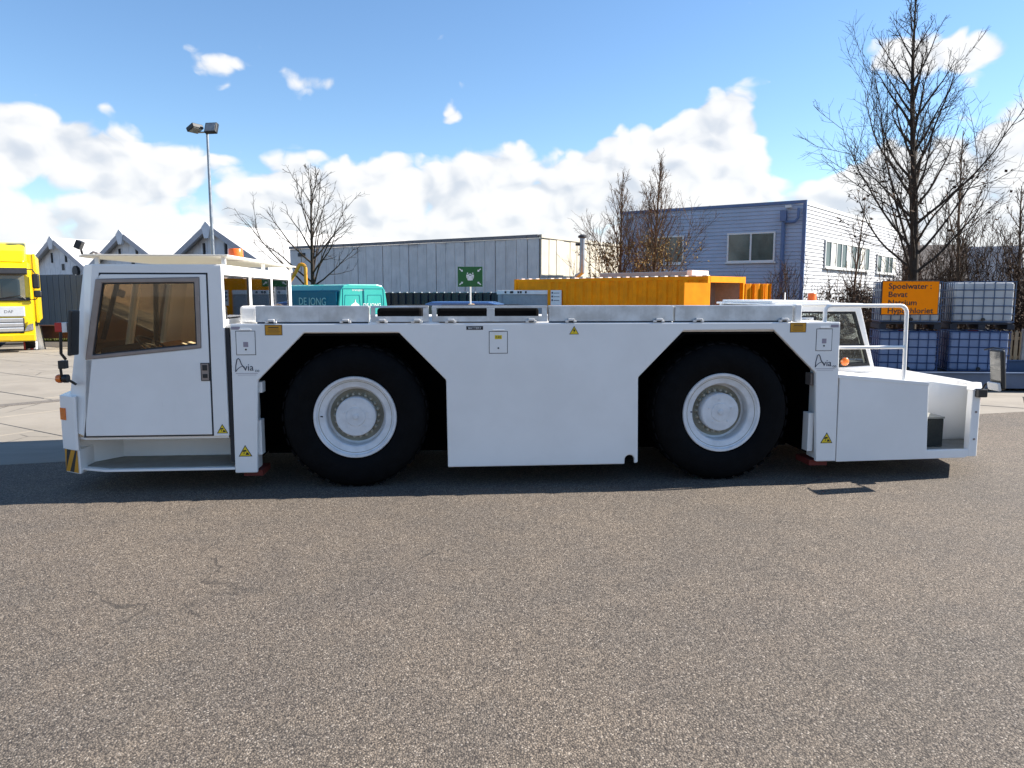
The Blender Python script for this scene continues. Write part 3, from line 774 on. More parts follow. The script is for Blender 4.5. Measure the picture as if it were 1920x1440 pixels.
door = P('cab_door', MB().ring([(-2.611, .592), (-1.391, .592), (-1.378, 2.184), (-2.371, 2.184)], di, 'y', -.006, .04), 'tug_white', bevel=.007)
gl = [(-2.492, 1.398), (-1.494, 1.497), (-1.488, 2.108), (-2.357, 2.100)]
P('window_frame', MB().ring(di, gl, 'y', -.016, .03), 'aluminium', door, bevel=.008)
gi = [(-2.477, 1.412), (-1.506, 1.509), (-1.500, 2.096), (-2.345, 2.088)]
P('window_seal', MB().ring(gl, gi, 'y', -.004, .02), 'seal_black', door)
P('window_pane', MB().prism(gi, 'y', .006, .012), 'bronze_glass', door)
P('door_gap', MB().ring([(-2.63, .578), (-1.375, .578), (-1.362, 2.2), (-2.385, 2.2)], do, 'y', -.001, .012), 'gap_dark', door)
hp = P('door_handle', MB().box(-1.47, -1.385, -.012, -.0065, 1.135, 1.315), 'print_black', door)
P('handle_plate', MB().box(-1.463, -1.392, -.015, -.0121, 1.142, 1.308), 'aluminium', door, bevel=.004)
P('handle_paddle', MB().box(-1.452, -1.405, -.022, -.0151, 1.24, 1.295).box(-1.452, -1.405, -.022, -.0151, 1.165, 1.205), 'black_plastic', door, bevel=.003)
triangle(-1.29, .65, .11, 'hand')
P('cab_gap_panel', MB().box(-1.228, -1.19, .03, .09, .3, 1.66), 'gap_dark')
P('cab_gap_panel', MB().box(-1.225, -1.175, .06, .12, .62, 1.69), 'tug_white')
# chamfered front corners and front wall, raked back to the roof
bot = [(-2.635, 0), (-2.875, .17), (-2.95, .45)]; top = [(-2.445, 0), (-2.60, .17), (-2.66, .45)]
def front_skin(y_of):
    b = [(x, y_of(y)) for x, y in bot]; t = [(x, y_of(y)) for x, y in top]
    lerp = lambda p, q, k: (p[0] + (q[0] - p[0]) * k, p[1] + (q[1] - p[1]) * k)
    m = MB()
    for i in (0, 1):
        za, zb = .60, ZR
        o = []
        for p, z in ((b[i], za), (b[i+1], za + .04), (t[i+1], zb), (t[i], zb)): o.append((p[0], p[1], z))
        c = Vector((-2.2, 1.6, 1.4)); inn = [(q[0] + .04, q[1] + (.03 if q[1] < 1.6 else -.03), q[2]) for q in o]
        m.add(o + inn, [(0, 1, 2, 3), (7, 6, 5, 4), (0, 4, 5, 1), (1, 5, 6, 2), (2, 6, 7, 3), (3, 7, 4, 0)])
    return m
P('corner_panel', front_skin(lambda y: y), 'tug_white'); P('corner_panel', front_skin(lambda y: W_ - y), 'tug_white')
fx = lambda z: -2.95 + (z - .6) / (ZR - .6) * .29
fw_ = MB()
def fquad(m, y0, y1, z0, z1, th=.04):
    m.add([(fx(z0), y0, z0), (fx(z0), y1, z0), (fx(z1), y1, z1), (fx(z1), y0, z1), (fx(z0) + th, y0, z0), (fx(z0) + th, y1, z0), (fx(z1) + th, y1, z1), (fx(z1) + th, y0, z1)],
          [(3, 2, 1, 0), (4, 5, 6, 7), (0, 1, 5, 4), (1, 2, 6, 5), (2, 3, 7, 6), (3, 0, 4, 7)])
fquad(fw_, .45, W_ - .45, .62, 1.35); fquad(fw_, .45, W_ - .45, 2.12, ZR); fquad(fw_, .45, .56, 1.35, 2.12); fquad(fw_, W_ - .56, W_ - .45, 1.35, 2.12); fquad(fw_, 1.57, 1.63, 1.35, 2.12)
P('cab_front', fw_, 'tug_white')
m = MB(); fquad(m, .565, 1.565, 1.355, 2.115, .008); fquad(m, 1.635, W_ - .565, 1.355, 2.115, .008); P('windscreen', m, 'smoke_glass')
# rear wall with three windows over the deck
rw = MB().box(-1.27, -1.2301, .052, W_ - .052, .6, 1.735).box(-1.27, -1.2301, .052, W_ - .052, 2.19, ZR - .002)
for y0, y1 in ((.052, .075), (1.02, 1.10), (2.03, 2.10), (3.05, W_ - .052)): rw.box(-1.27, -1.2301, y0, y1, 1.735, 2.19)
P('cab_rear_wall', rw, 'tug_white', bevel=.008)
for y0, y1 in ((.078, 1.017), (1.103, 2.027), (2.103, 3.047)):
    w = P('rear_window', MB().ring([(y0, 1.738), (y1, 1.738), (y1, 2.187), (y0, 2.187)], [(y0 + .02, 1.758), (y1 - .02, 1.758), (y1 - .02, 2.167), (y0 + .02, 2.167)], 'x', -1.262, -1.238), 'seal_black')
    P('pane', MB().box(-1.253, -1.247, y0 + .021, y1 - .021, 1.759, 2.166), 'smoke_glass', w)
roof_pts = [(-1.232, .004), (-2.44, .004), (-2.59, .17), (-2.65, .45)]
P('cab_roof', MB().prism(roof_pts + mir(roof_pts), 'z', ZR - .03, ZR + .012), 'tug_white', bevel=.008)
# sun roof canopy on posts
cp = [(-1.16, -.02), (-2.50, -.02), (-2.68, .25), (-2.72, .5)]
can = P('roof_canopy', MB().prism(cp + mir(cp), 'z', 2.360, 2.376), 'canopy_white', bevel=.004)
can2 = MB()
for a, b in ((-2.45, -1.9), (-1.9, -1.25)): can2.add([(a, .0, 2.354), (b, 0, 2.354), (b, W_, 2.354), (a, W_, 2.354), ((a + b) / 2, .1, 2.325), ((a + b) / 2, W_ - .1, 2.325)], [(0, 4, 1), (0, 3, 5, 4), (4, 5, 2, 1), (3, 2, 5)])
for x, y in ((-1.22, .06), (-1.22, 1.6), (-1.22, W_ - .06), (-2.42, .06), (-2.42, W_ - .06)):
    P('canopy_post', MB().box(x - .018, x + .018, y - .018, y + .018, ZR + .012, 2.3595), 'tug_white', can)
P('beacon', MB().lathe([(.086, 2.376), (.086, 2.395), (.081, 2.40), (.078, 2.478), (.070, 2.488), (.001, 2.492)], 20, 'z', (-1.35, .95, .0)), 'amber_bright', smooth=40)
wl = P('work_lamp', MB().tube([(-2.55, .05, 2.376), (-2.55, .03, 2.42)], .012, 6).obox((-2.56, .02, 2.465), (.06, .07, .08), Matrix.Rotation(R(25), 3, 'Y')), 'black_plastic', bevel=.01)
P('lamp_bracket', MB().tube([(-2.50, .1, 2.38), (-2.46, .08, 2.40), (-2.42, .08, 2.385), (-2.40, .1, 2.376)], .012, 6), 'aluminium', wl)
# interior
P('cab_floor', MB().prism([(-2.60, .06), (-1.28, .06), (-1.28, W_ - .06), (-2.60, W_ - .06), (-2.84, W_ - .5), (-2.84, .5)], 'z', .6, .64), 'dash_grey')
P('rear_lining', MB().box(-1.30, -1.271, .06, W_ - .06, .65, 1.73), 'tan_lining')
P('roof_lining', MB().box(-2.5, -1.3, .08, W_ - .08, 2.205, 2.235), 'tan_lining')
P('dashboard', MB().prism([(-2.80, .7), (-2.45, .7), (-2.45, 1.22), (-2.62, 1.38), (-2.76, 1.36)], 'y', .42, W_ - .42), 'brown_lining', bevel=.02)
P('instrument_panel', MB().prism([(-2.60, 1.36), (-2.42, 1.2), (-2.37, 1.24), (-2.56, 1.45)], 'y', .35, 1.25), 'seat_blue', bevel=.02)
sw = MB(); ring = [(-2.2 + .20 * math.cos(a) * .75, .75 + .20 * math.sin(a), 1.44 - .20 * math.cos(a) * .5) for a in [i * math.pi / 12 for i in range(25)]]
sw.tube(ring, .014, 8, cap=False); sw.tube([(-2.2, .75, 1.44), (-2.38, .75, 1.15)], .022, 8)
for a in (0, 120, 240): sw.tube([(-2.2, .75, 1.44), (-2.2 + .15 * math.cos(R(a)), .75 + .2 * math.sin(R(a)), 1.44 - .1 * math.cos(R(a)))], .011, 6)
P('steering_wheel', sw, 'black_plastic', smooth=40)
for y in (.75, 2.4):
    s = P('driver_seat', MB().box(-1.95, -1.45, y - .25, y + .25, .95, 1.10).box(-1.75, -1.5, y - .15, y + .15, .64, .95), 'seat_blue', bevel=.03)
    P('backrest', MB().prism([(-1.55, 1.1), (-1.43, 1.1), (-1.36, 1.72), (-1.45, 1.74)], 'y', y - .23, y + .23), 'seat_blue', s, bevel=.03)
P('grab_pole', MB().tube([(-2.5, 1.6, 1.36), (-2.46, 1.6, 2.2)], .03, 8), 'lamp_black', smooth=40)
P('cab_notice', MB().box(-2.21, -2.10, 2.55, 2.553, 1.76, 1.85), 'print_white')
P('cab_shelf', MB().box(-1.95, -1.30, 1.3, 2.0, 1.36, 1.40).box(-1.8, -1.4, 1.35, 1.95, 1.0, 1.359), 'tan_lining', bevel=.01)
P('cab_notice', MB().obox((-1.85, 1.0, 1.42), (.2, .3, .01), Matrix.Rotation(R(20), 3, 'Y')), 'print_white')
# step well beneath the cab
fl = [(-2.85, .16), (-2.45, .0), (-1.186, .0), (-1.186, 1.0), (-2.9, 1.0)]
P('step_floor', MB().prism(fl, 'z', .225, .248), 'tug_white', bevel=.004)
P('step_mat', MB().prism([(-2.7, .18), (-2.42, .05), (-1.22, .05), (-1.22, .58), (-2.7, .58)], 'z', .2485, .256), 'tread_grey')
P('step_back', MB().box(-2.86, -1.19, .6, .64, .257, .575), 'tug_white')
P('step_side', MB().prism([(-2.86, .2), (-2.55, .62), (-2.50, .62), (-2.81, .2)], 'z', .257, .574), 'tug_white')
P('cab_underside', MB().prism([(-2.63, .03), (-1.24, .03), (-1.24, W_ - .03), (-2.63, W_ - .03), (-2.86, W_ - .2), (-2.86, .2)], 'z', .55, .572), 'tug_white')
P('front_frame', MB().box(-2.86, -1.2, .66, W_ - .04, .3, .548), 'under_black')
# front bumper with hazard stripes
bp = [(-2.77, .035), (-2.80, .04), (-2.985, .165), (-3.05, .5)]
inner = [(-2.96, .5), (-2.90, .22), (-2.79, .12)]
fb = P('front_bumper', MB().prism(bp + [(x, W_ - y) for x, y in bp[::-1]] + [(x, W_ - y) for x, y in inner[::-1]] + inner, 'z', .44, .985), 'tug_white', bevel=.006)
P('bumper_skirt', MB().prism([(-2.77, .05), (-2.80, .055), (-2.965, .165), (-3.02, .5), (-3.02, W_ - .5), (-2.965, W_ - .165), (-2.80, W_ - .055), (-2.77, W_ - .05), (-2.77, W_ - .2), (-2.77, .2)], 'z', .20, .4395), 'tug_white', fb, bevel=.004)
def chev(mat, ks):
    m = MB()
    A, B = Vector((-2.79, .05)), Vector((-2.965, .165)); d = (B - A).normalized(); n = Vector((d.y, -d.x)) * -.004
    if n.y > 0: n = -n
    for k in ks:
        a0, a1 = k * .07, k * .07 + .07
        def pt(a, z, h): q = A + d * a + n * h; return (q.x, q.y, z)
        q = [(a0, .21), (a1, .21), (a1 - .11, .436), (a0 - .11, .436)]
        q = [(min(max(a, 0), .205), z) for a, z in q]
        m.add([pt(a, z, 1) for a, z in q] + [pt(a, z, 2) for a, z in q], [(0, 1, 2, 3), (7, 6, 5, 4), (0, 4, 5, 1), (1, 5, 6, 2), (2, 6, 7, 3), (3, 7, 4, 0)])
    P('hazard_stripe', m, mat, fb)
fb.location = (.065, 0, 0)
chev('label_yellow', (0, 2, 4)); chev('print_black', (1, 3))
P('side_reflector', MB().obox((-2.945, .133, .80), (.085, .012, .12), Matrix.Rotation(R(-34), 3, 'Z')), 'amber', fb)
# mirrors, marker lamp and indicator on the front corner
mk = P('marker_arm', MB().tube([(-2.72, .10, 1.10), (-2.79, -.02, 1.2), (-2.79, -.04, 1.34)], .013, 6).tube([(-2.74, -.02, 1.36), (-2.76, -.06, 1.42), (-2.75, -.06, 1.64)], .014, 6), 'black_plastic', smooth=50)
P('marker_lamp', MB().box(-2.79, -2.725, -.09, -.03, 1.63, 1.72), 'red_plastic', mk, bevel=.006)
P('marker_lens', MB().box(-2.7245, -2.675, -.088, -.032, 1.625, 1.722), 'white_plastic', mk, bevel=.006)
P('relay_box', MB().box(-2.80, -2.735, -.06, .02, 1.27, 1.35), 'black_plastic', mk, bevel=.006)
P('cab_mirror', MB().obox((-2.64, -.04, 1.62), (.035, .17, .44), Matrix.Rotation(R(5), 3, 'Y')), 'black_plastic', bevel=.012)
P('mirror_bracket', MB().tube([(-2.62, .04, 1.78), (-2.64, -.04, 1.78)], .012, 6).tube([(-2.66, .04, 1.46), (-2.65, -.04, 1.46)], .012, 6), 'black_plastic')
im = P('indicator', MB().lathe([(.028, 0), (.042, .02), (.042, .06)], 14, 'x', (-2.80, .0, 1.17)), 'black_plastic', smooth=40)
P('indicator_lens', MB().lathe([(.043, 0), (.043, -.03), (.034, -.048), (.001, -.05)], 14, 'x', (-2.80, .0, 1.17)), 'amber', im, smooth=40)

# ---- rear platform
tp = [(5.137, 1.135), (5.143, .192), (6.60, .212), (6.66, .235), (6.66, .305), (6.165, .305), (6.135, 1.045)]
P('tail_panel', MB().prism(tp, 'y', 0.004, .05), 'tug_white', bevel=.006)
P('tail_deck', MB().add([(5.12, .0, 1.139), (6.14, .0, 1.049), (6.14, .60, 1.049), (5.12, .60, 1.139), (5.12, .0, 1.10), (6.14, .0, 1.012), (6.14, .6, 1.012), (5.12, .6, 1.10)],
  [(0, 1, 2, 3), (7, 6, 5, 4), (0, 4, 5, 1), (1, 5, 6, 2), (2, 6, 7, 3), (3, 7, 4, 0)]), 'tug_white', bevel=.004)
P('tail_inner', MB().box(5.12, 6.13, .06, W_ - .06, .26, .99), 'tug_white')
P('well_side', MB().box(6.1305, 6.16, .052, .60, .306, 1.01), 'tug_white')
P('well_back', MB().prism([(6.12, .3), (7.14, .3), (7.14, .905), (6.12, 1.045)], 'y', .602, .64), 'tug_white', bevel=.004)
P('well_floor', MB().prism([(6.16, .052), (6.66, .052), (7.08, .6), (6.16, .6)], 'z', .26, .30), 'tread_grey')
st = P('boarding_step', MB().box(6.162, 6.46, .18, .60, .301, .62), 'step_dark', bevel=.01)
P('tread', MB().box(6.162, 6.465, .175, .60, .6205, .64), 'tread_grey', st)
rp = [(6.64, .0), (6.73, -.005), (6.77, .05), (7.18, .62), (7.25, 1.0), (7.25, W_ - 1.0), (7.18, W_ - .62), (6.73, W_), (6.64, W_), (7.06, W_ - .66), (7.15, W_ - 1.02), (7.15, 1.02), (7.06, .66), (6.64, .08)]
rb = P('rear_bumper', MB().prism(rp, 'z', .225, .95), 'tug_white', bevel=.008)
P('bumper_cap', MB().prism([(6.63, -.006), (6.735, -.011), (6.78, .045), (7.19, .615), (7.16, .66), (7.05, .66), (6.63, .085)], 'z', .951, .965), 'tug_white', rb)
for z in (.42, .72): P('bolt', MB().lathe([(.012, -.012), (.012, .0)], 6, 'y', (6.69, 0, z)), 'aluminium', rb)
P('tail_lamp', MB().box(6.665, 6.77, -.06, .02, .885, .975), 'black_plastic', rb, bevel=.01)
P('reflector', MB().obox((6.772, .06, .84), (.09, .01, .05), Matrix.Rotation(R(56), 3, 'Z')), 'red_plastic', rb)
P('rear_hood', MB().prism([(6.17, .66), (7.04, .66), (7.14, 1.02), (7.14, W_ - 1.02), (7.04, W_ - .66), (6.66, W_ - .06), (6.17, W_ - .06)], 'z', .26, .60), 'tug_white', bevel=.02)
# hand rail
def arcpts(c, r, a0, a1, n=6): return [(c[0] + r * math.cos(R(a0 + (a1 - a0) * i / n)), .06, c[1] + r * math.sin(R(a0 + (a1 - a0) * i / n))) for i in range(n + 1)]
hr = P('hand_rail', MB().tube([(4.965, .06, 1.69), (4.965, .06, 1.80)] + arcpts((5.035, 1.80), .07, 180, 90) + arcpts((5.79, 1.79), .08, 90, 0) + [(5.885, .06, 1.06)], .021, 10), 'tug_white', smooth=50)
P('mid_rail', MB().tube([(5.10, .06, 1.425), (5.876, .06, 1.425)], .019, 10), 'tug_white', hr, smooth=50)
# rear mirror
rm = P('rear_mirror', MB().obox((6.72, -.24, 1.21), (.05, .19, .42), Matrix.Rotation(R(-6), 3, 'Y')), 'black_plastic', bevel=.02)
P('mirror_glass', MB().obox((6.692, -.24, 1.245), (.004, .15, .30), Matrix.Rotation(R(-6), 3, 'Y')), 'mirror_dark', rm)
P('mirror_shell', MB().obox((6.694, -.24, 1.03), (.03, .17, .09), Matrix.Rotation(R(-14), 3, 'Y')), 'white_plastic', rm, bevel=.01)
P('mirror_arm', MB().tube([(6.72, -.03, .97), (6.74, -.05, 1.03), (6.80, -.12, 1.05), (6.78, -.2, 1.06)], .011, 6).tube([(6.70, -.05, 1.40), (6.72, -.15, 1.43), (6.77, -.24, 1.42), (6.78, -.26, 1.2)], .009, 6), 'black_plastic', rm, smooth=50)
# rear cab on the far side of the walkway
YC, YF = .75, 2.55
ro = [(4.75, 1.701), (5.15, 1.701), (5.15, 1.04), (5.965, 1.09), (5.745, 1.86), (4.75, 1.86)]; ri = [(4.83, 1.725), (5.19, 1.725), (5.19, 1.13), (5.90, 1.16), (5.685, 1.79), (4.83, 1.79)]
for y in (YC, YF):
    c = P('rear_cab_side', MB().ring(ro, ri, 'y', y, y + .05), 'tug_white', bevel=.01)
    sil = [(4.85, 1.738), (5.22, 1.738), (5.22, 1.17), (5.86, 1.195), (5.665, 1.762), (4.85, 1.772)]
    P('window_seal', MB().ring(ri, sil, 'y', y + .004, y + .04), 'seal_black', c)
    P('window_bar', MB().prism([(5.222, 1.38), (5.80, 1.385), (5.79, 1.415), (5.222, 1.41)], 'y', y + .005, y + .04), 'seal_black', c)
    P('pane', MB().prism(sil, 'y', y + .018, y + .024), 'clear_glass', c)
P('rear_cab_base', MB().prism([(5.14, .6), (6.0, .6), (5.968, 1.089), (5.14, 1.039)], 'y', YC + .001, YF + .049), 'tug_white')
P('rear_cab_shelf', MB().box(5.14, 5.99, .601, YC - .001, .9, 1.075), 'tug_white')
P('rear_cab_roof', MB().box(4.70, 5.76, YC - .03, YF + .08, 1.8605, 1.885), 'tug_white', bevel=.008)
P('roof_hatch', MB().box(4.72, 5.42, YC + .1, YF - .1, 1.886, 1.915), 'tug_white', bevel=.01)
P('rear_cab_back', MB().box(5.115, 5.145, YC + .051, YF - .001, 1.04, 1.70).box(4.72, 4.75, YC + .051, YC + .12, 1.70, 1.86).box(4.72, 4.75, YF - .07, YF - .001, 1.70, 1.86), 'tug_white')
ws = MB()
for y0, y1 in ((YC + .051, YC + .1), (YF - .05, YF - .001)): ws.add([(5.955, y0, 1.09), (5.955, y1, 1.09), (5.735, y1, 1.86), (5.735, y0, 1.86), (5.90, y0, 1.09), (5.90, y1, 1.09), (5.68, y1, 1.86), (5.68, y0, 1.86)], [(0, 1, 2, 3), (7, 6, 5, 4), (0, 4, 5, 1), (1, 5, 6, 2), (2, 6, 7, 3), (3, 7, 4, 0)])
P('windscreen_frame', ws, 'tug_white')
P('windscreen', MB().add([(5.935, YC + .101, 1.09), (5.935, YF - .051, 1.09), (5.715, YF - .051, 1.86), (5.715, YC + .101, 1.86)], [(0, 1, 2, 3)]), 'clear_glass')
P('rear_cab_seat', MB().box(5.2, 5.5, 1.3, 1.85, 1.05, 1.18).box(5.17, 5.26, 1.32, 1.83, 1.18, 1.62), 'black_plastic', bevel=.04)
P('rear_steering_wheel', MB().tube([(5.42 + .12 * math.cos(a), 1.55 + .19 * math.sin(a), 1.33 + .13 * math.cos(a)) for a in [i * math.pi / 10 for i in range(21)]], .014, 6, cap=False).tube([(5.42, 1.55, 1.33), (5.55, 1.55, 1.1)], .025, 6), 'black_plastic', smooth=40)
P('rear_dash', MB().prism([(5.45, 1.02), (5.9, 1.05), (5.84, 1.20), (5.5, 1.18)], 'y', YC + .06, YF - .06), 'dash_grey', bevel=.01)
ia = P('indicator', MB().lathe([(.03, .0), (.045, -.03), (.045, -.06)], 14, 'y', (5.52, .70, 1.22)), 'black_plastic', smooth=40)
P('indicator_lens', MB().lathe([(.046, -.061), (.046, -.085), (.03, -.10), (.001, -.102)], 14, 'y', (5.52, .70, 1.22)), 'amber', ia, smooth=40)
P('beacon', MB().lathe([(.056, 1.916), (.056, 1.925), (.052, 1.93), (.050, 1.995), (.044, 2.003), (.001, 2.006)], 20, 'z', (5.375, 1.2, 0)), 'amber_bright', smooth=40)
for x in (5.06, 5.45): P('aerial', MB().tube([(x, 1.25, 1.916), (x, 1.25, 2.01)], .006, 6), 'tug_white')

# ================================================================ yellow box truck (seen from the front)
simple('truck_yellow', (0.86, 0.60, 0.004), 0.3, var=0.05, scale=2, coat=0.3)
simple('truck_black', (0.02, 0.02, 0.022), 0.5, var=0.2)
simple('grille_silver', '#d9dadb', 0.3, metal=0.3, var=0.06)
simple('plate_yellow', '#e5b41a', 0.5, var=0.05)
simple('chrome', (0.8, 0.8, 0.82), 0.12, metal=1.0, var=0.05)
simple('interior_dark', (0.03, 0.03, 0.035), 0.8, var=0.2)
simple('orange_sign', '#e0561c', 0.5, var=0.08)
glass('truck_glass', (0.25, 0.30, 0.33), 0.9)
t = thing('box_truck', 'bright yellow box truck facing us at the left edge of the yard', 'truck', (-17.40, 25.05, 0), R(30.5))
def Q(name, mb, mat, parent=None, bevel=0.0, smooth=None, seg=2): return mb.build(name, mat, parent or t, bevel, smooth, seg)
Q('box_body', MB().box(-1.275, 1.275, 2.35, 6.4, .95, 3.42), 'truck_yellow', bevel=.03)
Q('box_corner', MB().box(1.20, 1.285, 2.335, 2.42, .93, 3.43), 'truck_yellow')
Q('chassis', MB().box(-.5, .5, .6, 6.3, .55, .94), 'truck_black')
Q('cab_body', MB().prism([(.05, .55), (.0, 1.0), (.02, 1.75), (1.95, 1.75), (1.95, .9), (1.75, .9), (1.6, 1.05), (.85, 1.05), (.62, .85), (.62, .55)], 'x', -1.15, 1.15), 'truck_yellow', bevel=.04)
# upper cab: pillars, roof and back
up = MB().prism([(.03, 2.83), (.30, 3.05), (1.95, 3.05), (1.95, 2.78), (.03, 2.78)], 'x', -1.12, 1.12).box(-1.13, 1.13, 1.75, 1.95, 1.75, 2.779)
for s in (-1, 1):
    a, b = sorted((s * 1.14, s * 1.0)); up.prism([(.02, 1.75), (.16, 1.75), (.2, 2.78), (.06, 2.78)], 'x', a, b)
    a, b = sorted((s * 1.14, s * 1.06)); up.box(a, b, 1.1, 1.3, 1.75, 2.78)
Q('cab_upper', up, 'truck_yellow', bevel=.02)
Q('roof_deflector', MB().prism([(.25, 3.06), (.6, 3.45), (1.3, 3.72), (1.9, 3.8), (1.9, 3.06)], 'x', -1.05, 1.05), 'truck_yellow', bevel=.06)
Q('sun_visor', MB().prism([(-.16, 2.62), (-.18, 2.68), (.04, 2.86), (.06, 2.8)], 'x', -1.1, 1.1), 'truck_black', bevel=.01)
Q('windscreen', MB().add([(-1.0, .045, 1.80), (1.0, .045, 1.80), (1.0, .09, 2.779), (-1.0, .09, 2.779)], [(0, 1, 2, 3)]), 'truck_glass')
Q('cowl', MB().box(-1.12, 1.12, -.02, .1, 1.752, 1.86), 'truck_black', bevel=.02)
Q('wiper', MB().tube([(.3, -.03, 1.84), (.85, -.04, 1.93), (1.0, -.03, 1.80)], .016, 5), 'truck_black')
Q('driver_seat', MB().box(.25, .8, .9, 1.4, 1.5, 2.5), 'interior_dark', bevel=.05)
Q('cab_interior', MB().box(-1.0, 1.0, 1.6, 1.7, 1.76, 2.75), 'tan_lining')
Q('upper_grille', MB().box(-.95, .95, -.04, .02, 1.22, 1.56), 'grille_silver', bevel=.02)
text('lettering', 'DAF', .14, 'capping', t, (.36, -.042, 1.34))
lg = Q('lower_grille', MB().box(-.92, .92, -.035, .03, .66, 1.17), 'truck_black', bevel=.02)
for k in range(3):
    z = .72 + k * .16
    Q('grille_slat', MB().prism([(-.07, z + .1), (-.065, z + .13), (-.036, z + .1), (-.036, z)], 'x', -.88, .88), 'grille_silver', lg)
Q('bumper', MB().prism([(-.07, .38), (-.10, .62), (.04, .66), (.6, .66), (.6, .38)], 'x', -1.2, 1.2), 'truck_yellow', bevel=.03)
Q('bumper_corner', MB().prism([(.86, .62), (1.2, .62), (1.2, 1.05), (1.0, 1.05)], 'y', -.06, .5), 'truck_yellow', bevel=.03)
hl = Q('headlight', MB().prism([(.9, .72), (1.17, .76), (1.17, .98), (1.02, .94)], 'y', -.085, -.061), 'chrome', bevel=.006)
Q('headlight', MB().prism([(-.9, .72), (-1.17, .76), (-1.17, .98), (-1.02, .94)], 'y', -.085, -.061), 'chrome', bevel=.006)
np_ = Q('number_plate', MB().box(-.26, .56, -.115, -.102, .43, .56), 'plate_yellow')
for s in (-1, 1):
    m = Q('mirror', MB().box(s * 1.33 - .11, s * 1.33 + .11, -.12, .04, 2.16, 2.66), 'black_plastic', bevel=.05)
    Q('wide_mirror', MB().box(s * 1.36 - .12, s * 1.36 + .12, -.12, .04, 1.86, 2.10), 'black_plastic', m, bevel=.05)
    Q('mirror_arm', MB().tube([(s * 1.05, .02, 2.82), (s * 1.25, -.04, 2.8), (s * 1.33, -.04, 2.66)], .02, 6).tube([(s * 1.12, .02, 1.78), (s * 1.3, -.04, 1.8), (s * 1.34, -.04, 1.87)], .018, 6), 'black_plastic', m, smooth=50)
    Q('air_deflector', MB().box(s * 1.14 - .015, s * 1.14 + .015, .05, .12, 1.1, 1.6), 'truck_black')
for y in (1.22, 5.2):
    for s in (-1, 1):
        w = Q('wheel', MB().lathe([(.25, s * .02), (.30, s * .03), (.30, s * -.2), (.1, s * -.05), (.02, s * -.05)], 20, 'x', (s * 1.12, y, .48)), 'rim_dirty', smooth=30)
        Q('tyre', MB().lathe([(.30, s * .02), (.36, s * .035), (.45, s * .02), (.48, s * -.03), (.48, s * -.27), (.30, s * -.28)], 32, 'x', (s * 1.12, y, .48), closed=True), 'tyre_rubber', w, smooth=40)
Q('mud_flap', MB().box(.8, 1.2, 1.8, 1.83, .12, .9), 'truck_black')
# red-white barrier block and leaning white board beside the truck
b = thing('barrier_block', 'small red and white traffic block on the ground beside the truck wheel', 'traffic block', (-17.1, 26.5, 0), R(20))
for k in range(4): MB().box(-.2 + .1 * k, -.2 + .1 * (k + 1) - .002, -.1, .1, 0.02, .30).build('stripe_block', 'red_plastic' if k % 2 == 0 else 'white_plastic', b, bevel=.02)
MB().box(-.26, .26, -.15, .15, 0, .019).build('foot', 'black_plastic', b)
b = thing('leaning_board', 'narrow white board leaning upright beside the yellow truck', 'board', (-16.95, 26.75, 0), R(20))
MB().obox((0, 0, .42), (.22, .03, .84), Matrix.Rotation(R(-7), 3, 'Y')).build('panel', 'white_plastic', b)
MB().obox((.13, 0, .42), (.03, .05, .86), Matrix.Rotation(R(-7), 3, 'Y')).build('edge', 'truck_black', b)

# ================================================================ teal van seen from its rear corner
simple('van_teal', (0.035, 0.36, 0.315), 0.3, var=0.05, scale=2, coat=0.3)
simple('van_shade_teal', (0.0, 0.115, 0.20), 0.6, var=0.05, scale=2, spec=0.1)  # van teal with the side's shade put into the colour; also rear door lines
simple('van_print', (0.10, 0.42, 0.50), 0.5, var=0.05)
t = thing('teal_van', 'teal delivery van with lettered side parked behind the tug cab', 'van', (-5.68, 24.45, 0), R(42.5))
# local x along the rear face, y forward along the van
sec = [(.02, .35), (0.0, .9), (.03, 1.5), (.12, 2.1), (.24, 2.26), (.45, 2.30), (1.5, 2.30), (1.71, 2.26), (1.83, 2.1), (1.92, 1.5), (1.95, .9), (1.93, .35)]
MB().prism(sec, 'y', .0, 4.3).build('body', 'van_teal', t, bevel=.03)
MB().add([(x * .98 + .02, y, z) for y, zs in ((4.3, 1), (4.7, .86), (5.2, .52), (5.55, .42)) for x, z in [(q[0], .35 + (q[1] - .35) * zs) for q in sec]],
         [(i + k * 12, (i + 1) % 12 + k * 12, (i + 1) % 12 + (k + 1) * 12, i + (k + 1) * 12) for k in range(3) for i in range(12)] + [tuple(range(36, 48))]).build('bonnet', 'van_teal', t, smooth=40)
MB().prism([(.004, .55), (.004, 2.06), (.004, 2.06), (.004, .55)][:2] + [(-.008, 2.06), (-.008, .55)], 'y', .06, 4.2).build('side_shade_skin', 'van_shade_teal', t)  # skins added over the body side to carry its painted shade
MB().prism([(-.004, 1.5), (.10, 2.09), (.086, 2.1), (-.018, 1.5)], 'y', .06, 4.2).build('side_shade_skin', 'van_shade_teal', t)
tx = text('lettering', 'DE JONG', .37, 'van_print', t, (-.030, 2.66, 1.60), face='-y', sx=1.3, rz=R(-90))
tx.rotation_euler = (R(-10) * 0, 0, R(-90))
